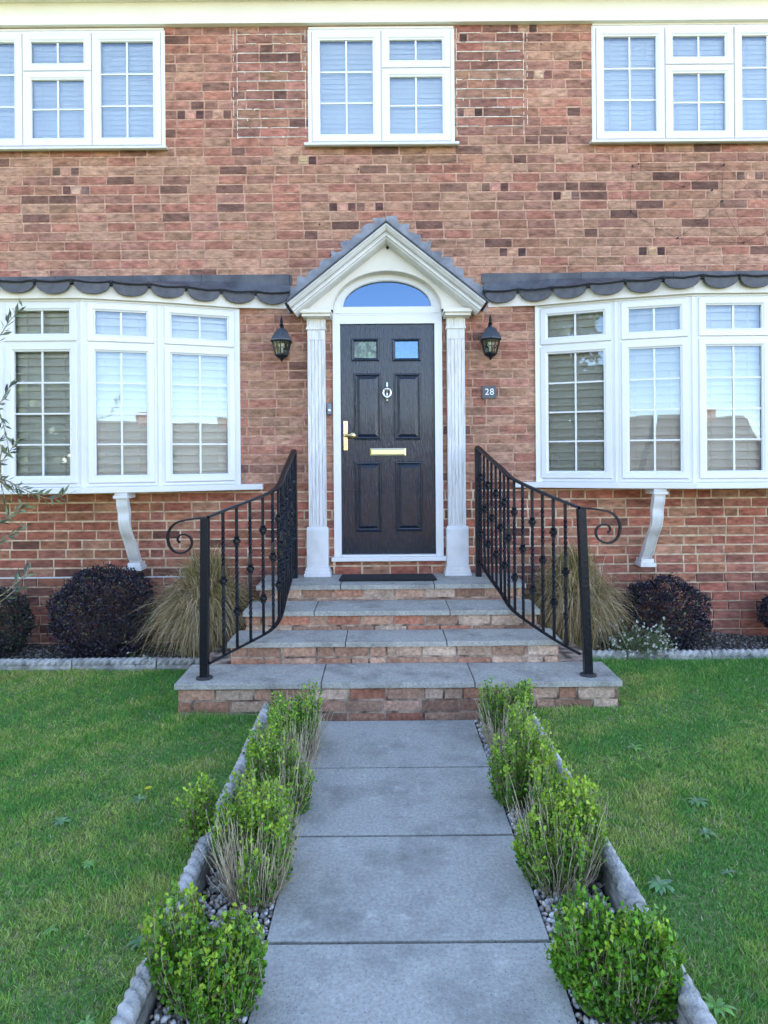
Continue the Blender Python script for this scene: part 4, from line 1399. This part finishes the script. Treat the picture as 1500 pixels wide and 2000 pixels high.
def leaf_verts(P, D, L, W, fold=.25):
    n_ = len(P); D = unit(D)
    rnd = unit(nr.normal(size=(n_, 3))); Sd = unit(np.cross(D, rnd)); Nn = np.cross(Sd, D)
    L = np.broadcast_to(L, n_)[:, None]; W = np.broadcast_to(W, n_)[:, None]
    V = np.empty((n_, 4, 3))
    V[:, 0] = P; V[:, 1] = P + D * L * .55 + Sd * W * .5 + Nn * W * fold
    V[:, 2] = P + D * L; V[:, 3] = P + D * L * .55 - Sd * W * .5 + Nn * W * fold
    return V.reshape(-1, 3), np.arange(n_ * 4).reshape(-1, 4)


def twig_mesh(paths, r0, r1, name, parent, m='twig', n_=3):
    """paths (m, k, 3)"""
    m_, k_, _ = paths.shape
    t = np.linspace(0, 1, k_); rad = r0 * (1 - t) + r1 * t
    T = unit(np.gradient(paths, axis=1)); ref = np.array([.3, .9, .1])
    A = unit(np.cross(T, ref)); B = np.cross(T, A)
    V = np.stack([paths + (A * math.cos(6.2832 * j / n_) + B * math.sin(6.2832 * j / n_)) * rad[None, :, None] for j in range(n_)], 2)
    idx = np.arange(m_ * k_ * n_).reshape(m_, k_, n_)
    Fs = [np.stack([idx[:, :-1, j], idx[:, :-1, (j + 1) % n_], idx[:, 1:, (j + 1) % n_], idx[:, 1:, j]], -1).reshape(-1, 4) for j in range(n_)]
    return np_mesh(name, V.reshape(-1, 3), np.concatenate(Fs), None, m, parent, smooth=True)


def box_shrub(base, h, rx, ry, label, ntw=230, bare=.35, leaf=.0135, yellow=.25, lean=(0, 0), green=1.0, gap=None, nl=24, bend=1.0):
    ntw = int(ntw * 1.15); nl = int(nl * 1.25); leaf *= 1.25; bare *= .9
    base = np.array(base, float)
    root = empty('box_shrub', label, 'shrub', tuple(base), 'young box shrubs lining the path')
    # twig tips fill an egg-shaped crown made of a few lobes
    lobes = [(nr.uniform(-.75, .75), nr.uniform(-.6, .6), nr.uniform(.30, .92), nr.uniform(.28, .52)) for _ in range(9)]
    tips = []
    while len(tips) < ntw:
        lx, ly, lz, lr = lobes[nr.integers(0, 9)]
        v = nr.normal(size=3); v /= np.linalg.norm(v); v *= lr * nr.uniform(.45, 1.0) ** .5
        q = np.array([lx + v[0], ly + v[1], lz + v[2] * .55])
        if q[2] < .12 or q[2] > 1.05 or q[0] ** 2 + q[1] ** 2 > 1.35: continue
        if gap and gap(q): continue
        tips.append(q)
    tips = np.array(tips)
    tip = base + np.stack([tips[:, 0] * rx + lean[0] * tips[:, 2], tips[:, 1] * ry + lean[1] * tips[:, 2], tips[:, 2] * h], -1)
    b0 = base + np.stack([tips[:, 0] * rx * .25 + nr.normal(0, .015, ntw), tips[:, 1] * ry * .25 + nr.normal(0, .015, ntw), np.full(ntw, -.03)], -1)
    mid = b0 * .45 + tip * .55 + np.stack([tips[:, 0] * rx * .30 * bend, tips[:, 1] * ry * .30 * bend, -.10 * h * np.ones(ntw)], -1) + nr.normal(0, .016, (ntw, 3))
    t = np.linspace(0, 1, 8)[None, :, None]
    paths = b0[:, None] * (1 - t) ** 2 + 2 * mid[:, None] * t * (1 - t) + tip[:, None] * t ** 2
    paths[:, 1:-1] += nr.normal(0, .003, paths[:, 1:-1].shape)
    twig_mesh(paths, .0027, .0005, 'stem', root, 'drytwig')
    if bare > .33:
        m_ = int(160 + 1500 * (bare - .3)); a_ = nr.uniform(0, 6.283, m_); rr = nr.uniform(0, 1, m_) ** .5
        q0 = base + np.stack([np.cos(a_) * rr * rx * .55, np.sin(a_) * rr * ry * .55, np.full(m_, -.02)], -1)
        q1 = base + np.stack([np.cos(a_) * rr * rx * 1.05, np.sin(a_) * rr * ry * 1.05, h * nr.uniform(.3, .8, m_)], -1) + nr.normal(0, .02, (m_, 3))
        tq = np.linspace(0, 1, 6)[None, :, None]
        pp = q0[:, None] * (1 - tq) + q1[:, None] * tq; pp[:, 1:] += nr.normal(0, .004, pp[:, 1:].shape)
        twig_mesh(pp, .0020, .0009, 'bare_twigs', root, 'paletwig')['kind'] = 'stuff'
    # leaves in pairs up each twig
    tt = bare + (1 - bare) * nr.random((ntw, nl)) ** .8
    tb = b0[:, None]; tm = mid[:, None]; te = tip[:, None]; q = tt[..., None]
    P = tb * (1 - q) ** 2 + 2 * tm * q * (1 - q) + te * q ** 2 + nr.normal(0, .006, (ntw, nl, 3))
    T = unit(2 * (1 - q) * (tm - tb) + 2 * q * (te - tm))
    D = T * nr.uniform(.3, 1.1, (ntw, nl, 1)) + unit(nr.normal(size=(ntw, nl, 3))) * .9 + np.array([0, 0, .25])
    P = P.reshape(-1, 3); D = D.reshape(-1, 3); tf = tt.reshape(-1); N2 = len(P)
    L = leaf * nr.uniform(.7, 1.25, N2)
    V, Fc = leaf_verts(P, D, L, L * .72)
    young = np.clip((tf - .80) / .2, 0, 1) * np.repeat(nr.random(ntw) < yellow * 2, nl)
    high = np.clip((P[:, 2] - base[2]) / h, 0, 1)
    tw_tone = np.repeat(nr.uniform(.7, 1.25, ntw), nl)
    c0 = np.array([.036, .13, .015]); c1 = np.array([.18, .46, .028]); c2 = np.array([.48, .66, .06]); c3 = np.array([.18, .14, .05])
    k = np.clip(nr.normal(.45, .25, N2) + (tw_tone - 1) * .8, 0, 1)[:, None]
    C = c0 * (1 - k) + c1 * k
    y = (young * nr.uniform(.3, 1, N2))[:, None]; C = C * (1 - y) + c2 * y
    C = np.where((nr.random(N2) < .04)[:, None], c3, C) * green * nr.uniform(.8, 1.2, (N2, 1))
    np_mesh('foliage', V, Fc, np.repeat(C, 4, 0), 'leaf', root)
    seat(root)


def gp(x, y, z=0.0):      # point on the ground seen at photo pixel
    d = 3.0
    for _ in range(8):
        p = at(x, y, 1.0); d = (EYE - z) / (EYE - p.z)
    p = at(x, y, d); return (p.x, p.y, z)


bx = gp
box_shrub((-.490, 1.90, -.02), .335, .175, .17, 'box shrub left of the path nearest the camera, dense at the top with straggly sides', 420, .22, .0130, .30, nl=28)
box_shrub((-.470, 2.44, -.02), .36, .155, .22, 'box shrub left of the path above bare tan stems, second from the camera', 320, .55, .0120, .40, nl=22)
box_shrub((-.715, 2.62, .0), .29, .070, .11, 'small leafy box sprig leaning over the left edging onto the lawn', 90, .22, .0120, .45, lean=(-.03, 0))
box_shrub((-.465, 2.98, -.02), .385, .155, .27, 'thin box shrub third from the camera on the left of the path', 300, .42, .0120, .35, nl=24)
box_shrub((-.450, 3.52, -.02), .365, .150, .26, 'box shrub left of the path beside the bottom step, half brown twigs', 260, .48, .0120, .30, nl=22)
box_shrub((.665, 1.93, -.02), .31, .165, .17, 'rounded bright green box shrub right of the path nearest the camera, the densest', 560, .08, .0135, .10, green=1.12, nl=34)
box_shrub((.635, 2.48, -.02), .41, .160, .21, 'box shrub right of the path with yellow tips above bare stems, second from the camera', 400, .45, .0125, .50, nl=26)
box_shrub((.615, 3.04, -.02), .45, .160, .26, 'yellow-tipped box shrub third from the camera on the right of the path', 380, .30, .0120, .55, nl=26)
box_shrub((.640, 3.62, -.02), .37, .140, .18, 'box shrub against the bottom step, right of the path, with dry brown middle', 260, .42, .0120, .30, nl=22)


def ball_bush(base, rx, ry, rz, label, n_=9000, leaf=.022, cols=None, seed=1, name='dark_bush', group='dark purple-leaved bushes along the wall'):
    base = np.array(base, float); root = empty(name, label, 'bush', tuple(base), group)
    v = unit(nr.normal(size=(n_, 3)))
    lump = 1 + .12 * np.sin(v[:, 0] * 5 + seed) * np.sin(v[:, 1] * 6 + seed) + .06 * np.sin(v[:, 2] * 8 + v[:, 0] * 6 + seed * 2)
    r_ = nr.uniform(.60, 1.0, n_) ** .35 * lump * np.where(nr.random(n_) < .07, nr.uniform(1.04, 1.16, n_), 1)
    P = base + np.array([0, 0, rz * .92]) + v * r_[:, None] * np.array([rx, ry, rz])
    ok = P[:, 2] > base[2] - .01; P = P[ok]; v = v[ok]; m_ = len(P)
    D = v * .7 + unit(nr.normal(size=(m_, 3))) * .9 + np.array([0, 0, .3])
    L = leaf * nr.uniform(.6, 1.3, m_); V, Fc = leaf_verts(P, D, L, L * .55)
    cols = cols or [(.014, .012, .024), (.020, .014, .028), (.010, .012, .022), (.030, .022, .036), (.060, .050, .062)]
    C = np.array(cols)[nr.integers(0, len(cols), m_)] * nr.uniform(.6, 1.4, (m_, 1))
    gr = nr.random(m_) < .035; C[gr] = np.array([.15, .18, .06])
    np_mesh('foliage', V, Fc, np.repeat(C, 4, 0), 'darkleaf', root)
    k_ = 40; vv = unit(nr.normal(size=(k_, 3))); vv[:, 2] = np.abs(vv[:, 2])
    t = np.linspace(0, 1, 6)[None, :, None]
    e = base + np.array([0, 0, rz * .8]) + vv * np.array([rx, ry, rz]) * .8
    b0 = base + nr.normal(0, .02, (k_, 3)) * np.array([1, 1, 0])
    twig_mesh(b0[:, None] * (1 - t) + e[:, None] * t + nr.normal(0, .006, (k_, 6, 3)), .006, .002, 'stem', root, 'bark')
    seat(root)


ball_bush((-2.10, 5.06, .06), .385, .26, .345, 'big round dark purple bush under the left window bracket', 14000, seed=2)
ball_bush((-2.98, 5.08, .06), .30, .24, .27, 'dark green and purple bush cut off by the left edge of the photo', 8000, seed=5,
          cols=[(.020, .014, .026), (.03, .055, .028), (.014, .018, .022), (.02, .04, .025), (.055, .040, .050)])
ball_bush((2.13, 5.14, .085), .315, .22, .265, 'dark purple bush behind the white flowers at the right bracket', 9000, seed=9)
ball_bush((3.10, 5.14, .14), .20, .2, .18, 'small dark bush at the right edge of the photo', 4500, seed=13)


def grass_clump(base, h, spread, label, n_=3000, zb=0, lightness=1.0):
    base = np.array(base, float); root = empty('ornamental_grass', label, 'plant', tuple(base), 'clumps of ornamental grass beside the steps')
    k_ = 9; t = np.linspace(0, 1, k_)[None, :]
    th = nr.uniform(0, 6.283, n_); out = nr.random(n_) ** .6
    hh = h * nr.uniform(.55, 1.0, n_) * (1 - .30 * out); reach = spread * out * nr.uniform(.6, 1.1, n_)
    b = base + np.stack([nr.normal(0, .055, n_), nr.normal(0, .045, n_), np.zeros(n_)], -1)
    rad = reach[:, None] * t ** 1.35
    z = hh[:, None] * (1 - (1 - t) ** 1.9) - (out[:, None] ** 1.4) * hh[:, None] * .75 * t ** 3 * nr.uniform(.4, 1.35, (n_, 1))
    wob = nr.normal(0, .05, (n_, 1)) * t * t + nr.normal(0, .02, (n_, 1)) * np.sin(t * 5)
    X = b[:, 0:1] + np.cos(th)[:, None] * rad + wob; Y = b[:, 1:2] + np.sin(th)[:, None] * rad * .72
    Y = np.minimum(Y, YW - .02)
    Z = np.maximum(b[:, 2:3] + z, base[2])
    C0 = np.stack([X, Y, Z], -1)
    wd = nr.uniform(.0018, .0038, n_)[:, None] * (1 - t ** 2 * .85)
    ph = th + 1.57 + nr.normal(0, .6, n_)
    Sx = np.stack([np.cos(ph), np.sin(ph), nr.normal(0, .3, n_)], -1)[:, None] * wd[..., None]
    V = np.stack([C0 - Sx, C0 + Sx], 2)
    idx = np.arange(n_ * k_ * 2).reshape(n_, k_, 2)
    Fc = np.stack([idx[:, :-1, 0], idx[:, :-1, 1], idx[:, 1:, 1], idx[:, 1:, 0]], -1).reshape(-1, 4)
    pal = np.array([(.50, .36, .19), (.38, .27, .13), (.28, .22, .07), (.17, .19, .05), (.66, .52, .34), (.16, .09, .045)])
    pr = np.where(out[:, None] > .35, np.array([[.30, .26, .12, .06, .18, .08]]), np.array([[.14, .16, .26, .28, .06, .10]]))
    u = nr.random((n_, 1)); ci = (u > np.cumsum(pr, 1)).sum(1).clip(0, 5)
    C = pal[ci] * nr.uniform(.7, 1.2, (n_, 1))
    Cv = np.repeat(C, k_ * 2, 0)
    np_mesh('blades', V.reshape(-1, 3), Fc, Cv, 'straw', root)
    seat(root)


grass_clump((-1.32, 5.02, .06), .90, .52, 'dry tan ornamental grass clump left of the steps behind the left railing', 9000)
grass_clump((1.42, 5.06, .085), .90, .44, 'olive and tan ornamental grass clump right of the steps behind the right railing', 8000)


def low_plant(base, r_, h, label, n_, cols, flowers, leaf, name, cat, group=None, fcol=(.62, .62, .54)):
    base = np.array(base, float); root = empty(name, label, cat, tuple(base), group)
    ns = max(12, n_ // 25); v = unit(nr.normal(size=(ns, 3))); v[:, 2] = np.abs(v[:, 2]) * .8 + .2
    tip = base + v * np.array([r_, r_ * .6, h]) * nr.uniform(.6, 1.1, (ns, 1))
    t = np.linspace(0, 1, 5)[None, :, None]; b0 = base + nr.normal(0, .03, (ns, 3)) * np.array([1, 1, 0])
    paths = b0[:, None] * (1 - t) + tip[:, None] * t + nr.normal(0, .004, (ns, 5, 3))
    twig_mesh(paths, .0015, .0007, 'stem', root)
    i = nr.integers(0, ns, n_); q = nr.random(n_)[:, None] ** .6
    P = b0[i] * (1 - q) + tip[i] * q + nr.normal(0, .014, (n_, 3)); P[:, 2] = np.maximum(P[:, 2], base[2])
    D = unit(nr.normal(size=(n_, 3))) + v[i] * .6
    L = leaf * nr.uniform(.6, 1.3, n_); V, Fc = leaf_verts(P, D, L, L * .4)
    C = np.array(cols)[nr.integers(0, len(cols), n_)] * nr.uniform(.7, 1.3, (n_, 1))
    np_mesh('foliage', V, Fc, np.repeat(C, 4, 0), 'leaf', root)
    if flowers:
        i = nr.integers(0, ns, flowers); c = tip[i] + nr.normal(0, .012, (flowers, 3)) + np.array([0, -.006, .008])
        Vs = []
        for k in range(5):
            a_ = 6.283 * k / 5
            Dd = np.tile([math.cos(a_), -.35, math.sin(a_)], (flowers, 1)) + nr.normal(0, .15, (flowers, 3))
            V_, _ = leaf_verts(c, Dd, .011, .009, .1); Vs.append(V_)
        V = np.concatenate(Vs); np_mesh('flowers', V, np.arange(len(V)).reshape(-1, 4), np.tile(fcol, (len(V), 1)), 'leaf', root)['kind'] = 'stuff'
    seat(root)


low_plant((1.84, 4.90, .085), .30, .26, 'low spreading plant with many tiny white flowers in front of the right dark bush', 3600,
          [(.09, .15, .05), (.14, .20, .08), (.07, .12, .05), (.22, .26, .13)], 190, .019, 'flowering_plant', 'plant')
low_plant((-1.76, 4.86, .05), .10, .12, 'small green seedling with tiny pale flowers over the edging at the big dark bush', 420,
          [(.05, .11, .04), (.08, .15, .05)], 14, .017, 'flowering_plant', 'plant')


# rosette weeds in the lawn
def weed(x, y, r_, label, side, cols=((.10, .17, .09), (.14, .22, .13)), flower=False, n_=12):
    r_ *= .62; p = gp(x, y, .03); z = float(lawn_z(np.array(p[0]), np.array(p[1]), side)) + .008
    root = empty('lawn_weed', label, 'weed', (p[0], p[1], z), 'weeds growing in the lawn')
    mb = MB()
    for k in range(n_):
        a_ = 6.283 * k / n_ + rng.uniform(-.3, .3); L = r_ * rng.uniform(.6, 1.1); W = L * rng.uniform(.20, .34)
        c, s = math.cos(a_), math.sin(a_); col = [v * rng.uniform(.8, 1.2) for v in rng.choice(cols)]
        ts = [0, .25, .5, .75, 1]; ws = [.25, .8, 1, .8, .05]; up = rng.uniform(.1, .3)
        vs = []
        for t, q in zip(ts, ws):
            zz = z + L * up * math.sin(t * 2.6) * .6
            for sg in (-1, 1): vs.append((p[0] + c * L * t - s * W * q * sg * .5, p[1] + s * L * t + c * W * q * sg * .5, zz + (.3 * W * q)))
        mb.add(vs, [(2 * i, 2 * i + 1, 2 * i + 3, 2 * i + 2) for i in range(4)], tuple(col))
    mb.build('leaves', 'leaf', root, recalc=False)
    if flower:
        mb = MB(); fx, fy = p[0] + .03, p[1] + .02
        mb.tube([(fx, fy, z), (fx + .004, fy, z + .035)], .0015, 5); 
        mb.build('stalk', 'twig', root)
        mb = MB()
        for k in range(26):
            a_ = k * 2.4; r2 = .004 + .012 * (k / 26)
            mb.add([(fx + .004, fy, z + .036), (fx + .004 + r2 * math.cos(a_ - .2), fy + r2 * math.sin(a_ - .2), z + .044), (fx + .004 + r2 * 1.2 * math.cos(a_), fy + r2 * 1.2 * math.sin(a_), z + .043),
                    (fx + .004 + r2 * math.cos(a_ + .2), fy + r2 * math.sin(a_ + .2), z + .044)], [(0, 1, 2, 3)], (.75, .68, .03))
        mb.build('flower', 'leaf', root, recalc=False)
    seat(root)


BL = ((.17, .33, .14), (.22, .37, .18), (.14, .28, .11))
GRn = ((.17, .38, .09), (.22, .44, .12))
weed(272, 1562, .075, 'dandelion with one yellow flower in the left lawn', -1, BL, True)
weed(120, 1605, .075, 'pale blue-green rosette weed near the left edge of the left lawn', -1, BL, n_=16)
weed(172, 1686, .050, 'bright green small weed in the middle of the left lawn', -1, GRn)
weed(98, 1812, .050, 'small bright weed low in the left lawn, in the dark green patch', -1, GRn)
weed(272, 1838, .070, 'dark rosette weed by the left edging, beside the nearest left shrub', -1, ((.09, .20, .09), (.12, .24, .11)))
weed(168, 1992, .050, 'light green weed at the bottom edge of the left lawn', -1, GRn)
weed(1240, 1468, .075, 'leafy green weed in the right lawn nearest the steps', 1, GRn)
weed(1362, 1570, .085, 'broad blue-green weed in the middle of the right lawn', 1, BL, n_=14)
weed(1378, 1630, .070, 'second blue-green weed just below the broad one in the right lawn', 1, BL)
weed(1290, 1732, .095, 'spiky grey-green rosette weed by the right edging behind the round shrub', 1, BL, n_=22)
weed(1420, 1706, .055, 'single pale-leaved weed near the right edge of the right lawn', 1, BL, n_=5)
weed(1400, 1975, .080, 'green weed at the bottom of the right lawn by the edging', 1, GRn)


# olive tree at the left, mostly outside the frame
def olive():
    root = empty('olive_tree', 'small olive tree with slim grey-green leaves reaching in at the left edge', 'tree', (-2.30, 3.05, .0))
    mb = MB()
    trunk = [(-2.30, 3.05, -.02), (-2.27, 3.04, .4), (-2.31, 3.06, .8), (-2.24, 3.03, 1.25), (-2.20, 3.0, 1.7), (-2.22, 3.0, 2.2)]
    mb.tube(spline(trunk, 5), [.035 - .025 * k / 25 for k in range(26)], 9)
    mb.smooth = True; mb.build('trunk', 'bark', root)
    tw = MB(); Ps, Ds = [], []
    paths = []
    D_ = 2.9
    seen = [[(-40, 700), (0, 655), (18, 628), (44, 600)], [(-60, 760), (-20, 780), (4, 822), (16, 870)], [(-30, 800), (10, 770), (20, 750)],
            [(-50, 900), (-5, 905), (20, 880), (30, 862)], [(-60, 940), (0, 935), (35, 950), (70, 966), (100, 974), (132, 964)], [(-20, 936), (10, 952), (40, 957)],
            [(-60, 1080), (-10, 1062), (20, 1045), (52, 1024)], [(-60, 1050), (0, 1020), (30, 1000), (46, 988)], [(-50, 1150), (-5, 1165), (30, 1140), (60, 1112)],
            [(-40, 1190), (0, 1175), (30, 1152)], [(-20, 860), (0, 905), (2, 940), (12, 985)]]
    for s_ in seen:
        pts = [at(x, y, D_ + rng.uniform(-.04, .04)) for x, y in s_]
        st = Vector((-2.24, 3.03, pts[0].z - .05)) ; paths.append((spline([st] + pts, 6), 4))
    for k in range(46):                              # the crown outside the frame
        zz = rng.uniform(.55, 2.3); a_ = rng.uniform(0, 6.28)
        if math.cos(a_) > .1: a_ += 2.2
        L = rng.uniform(.3, .55); st = Vector((-2.25, 3.03, zz)); e = st + Vector((math.cos(a_) * L, math.sin(a_) * L, rng.uniform(-.05, .3)))
        if e.x > -1.80: e.x = -1.80 - rng.uniform(0, .2)
        m_ = (st + e) / 2 + Vector((0, 0, rng.uniform(-.02, .08))); paths.append((spline([st, m_, e], 6), 0))
    for pth, skip in paths:
        tw.tube(pth, [.0038 - .0026 * i / len(pth) for i in range(len(pth))], 5)
        for i in range(max(2, skip), len(pth)):
            for _ in range(1 if rng.random() < .55 else 2):
                T = (pth[i] - pth[i - 1]).normalized(); r_ = Vector((rng.gauss(0, 1), rng.gauss(0, .5), rng.gauss(0, 1))).normalized()
                Ps.append(pth[i]); Ds.append(T * .8 + r_ * .7)
    tw.smooth = True; tw.build('branch', 'twig', root)
    P = np.array([p[:] for p in Ps]); D = np.array([p[:] for p in Ds]); n_ = len(P)
    L = nr.uniform(.032, .060, n_); V, Fc = leaf_verts(P, D, L, L * .24, .12)
    C = np.where(nr.random((n_, 1)) < .5, np.array([[.075, .10, .06]]), np.array([[.17, .22, .12]])) * nr.uniform(.7, 1.3, (n_, 1))
    np_mesh('crown', V, Fc, np.repeat(C, 4, 0), 'leaf', root)
    seat(root)


olive()


# ============================================================ ACROSS THE STREET (seen in the panes)
def far_house(cx, cy, label, wd=11.0):
    z0 = -4.1; root = empty('detached_house', label, 'house', (cx, cy, z0), 'houses across the street')
    x0, x1 = cx - wd / 2, cx + wd / 2; ya, yb = cy - 8, cy
    z0 -= .8; ze = z0 + 5.3
    mb = MB(); mb.box(x0, x1, ya, yb, z0, ze)
    for x in (x0, x1 - .2): mb.prism([(ya, ze), (yb, ze), ((ya + yb) / 2, ze + 3.2)], lambda u, v, h: (h, u, v), x, x + .2)
    mb.build('wall', 'far_brick', root)
    mb = MB()
    for sg, y_ in ((1, yb), (-1, ya)):
        s_ = 3.2 / 4
        mb.prism([(.5, -.5 * s_), (.5, -.5 * s_ + .12), (-4, 4 * s_ * 1.0 + .12), (-4, 4 * s_)], lambda u, v, h, sg=sg, y_=y_: (h, y_ + sg * u, ze + v), x0 - .4, x1 + .4)
    rf = mb.build('roof', 'roof_tile', root)
    mb = MB(); mb.box(cx + 3.5, cx + 4.1, (ya + yb) / 2 - .3, (ya + yb) / 2 + .3, ze + 2.4, ze + 3.8); mb.build('chimney', 'far_brick', rf)
    for k in range(4):
        for zz in (z0 + .9, z0 + 3.3):
            wx = x0 + wd * (k + .5) / 4
            if zz < z0 + 1 and k == 2:
                mb = MB(); mb.box(wx - .5, wx + .5, yb, yb + .05, z0, z0 + 2.1); mb.build('door', 'white', root); continue
            mb = MB(); mb.ring((0, yb, 0), (1, 0, 0), (0, 1, 0), wx - .8, wx + .8, zz, zz + 1.3, [(0, 0), (0, .06), (.1, .06), (.1, .01)])
            mb.box(wx - .05, wx + .05, yb + .005, yb + .05, zz + .08, zz + 1.22); mb.box(wx - .72, wx - .05, yb + .006, yb + .045, zz + .85, zz + .93)
            w_ = mb.build('window', 'white', root)
            mb = MB(); mb.box(wx - .72, wx + .72, yb + .002, yb + .012, zz + .08, zz + 1.22); mb.build('pane', 'grey', w_)
    seat(root)


far_house(2.0, -26, 'red brick house mirrored in the right pane of the left bow window')
far_house(15.5, -26, 'second red brick house mirrored beside the first, to its right')
far_house(-10.2, -26.5, 'third red brick house mirrored low in the right bow window')


def far_tree(x, y, z0, h, r_, label, seed, cols=None):
    root = empty('broadleaf_tree', label, 'tree', (x, y, z0), 'trees mirrored in the windows')
    g = random.Random(seed); mb = MB()
    mb.tube([(x, y, z0), (x + .1, y, z0 + h * .35), (x - .1, y + .1, z0 + h * .7)], [.28, .2, .08], 8)
    for k in range(9):
        a_ = g.uniform(0, 6.28); zb = z0 + h * g.uniform(.3, .6)
        mb.tube([(x, y, zb), (x + math.cos(a_) * r_ * .4, y + math.sin(a_) * r_ * .4, zb + h * .12), (x + math.cos(a_) * r_ * .75, y + math.sin(a_) * r_ * .75, zb + h * .22)], [.12, .07, .03], 6)
    mb.build('trunk', 'bark', root)
    n_ = 16000; cl = 40
    cc = np.stack([nr.normal(0, .42, cl) * r_, nr.normal(0, .42, cl) * r_, nr.uniform(.35, .92, cl) * h], -1)
    i = nr.integers(0, cl, n_); v = unit(nr.normal(size=(n_, 3))) * (nr.uniform(.4, 1, (n_, 1)) ** .5) * r_ * .38
    P = np.array([x, y, z0]) + cc[i] + v; L = nr.uniform(.25, .5, n_)
    V, Fc = leaf_verts(P, unit(nr.normal(size=(n_, 3))) + np.array([0, 0, .2]), L, L * .7)
    cols = cols or [(.12, .17, .05), (.17, .22, .06), (.22, .24, .08), (.10, .13, .045)]
    C = np.array(cols)[nr.integers(0, len(cols), n_)] * np.repeat(nr.uniform(.7, 1.3, cl)[i][:, None], 1, 1)
    np_mesh('crown', V, Fc, np.repeat(C, 4, 0), 'leaf', root)
    seat(root)


far_tree(-12.5, -13, -3.2, 14.5, 4.6, 'tallest dense green tree mirrored in the left bow window', 1)
far_tree(-20, -15, -3.6, 14, 5.0, 'broad green tree mirrored at the far left of the left bow window', 2)
far_tree(-9.0, -19, -4.0, 9.0, 2.8, 'smaller round tree mirrored between the tall tree and the houses', 3)
far_tree(8.6, -20.5, -4.0, 6.6, 1.8, 'low garden tree mirrored between the first two brick houses', 4)


def treeline():  # added row of trees, blocks bright sky gaps mirrored in the panes
    root = empty('gap_trees', 'added green line of trees blocking bright sky gaps behind the houses across the street', 'trees', (0, -46, -5)); root['kind'] = 'stuff'
    n_ = 26000
    x = nr.uniform(-75, 75, n_); top = 4.2 + 2.0 * np.sin(x * .21) + 1.3 * np.sin(x * .63 + 1) + .7 * np.sin(x * 1.7)
    P = np.stack([x, -46 + nr.normal(0, 1.2, n_), -5 + nr.random(n_) ** .8 * (top + .6)], -1)
    L = nr.uniform(.7, 1.3, n_); V, Fc = leaf_verts(P, unit(nr.normal(size=(n_, 3))), L, L * .8)
    C = np.array([(.05, .085, .03), (.08, .12, .035), (.035, .06, .025)])[nr.integers(0, 3, n_)]
    np_mesh('foliage', V, Fc, np.repeat(C, 4, 0), 'leaf', root)['kind'] = 'stuff'
    seat(root)


treeline()
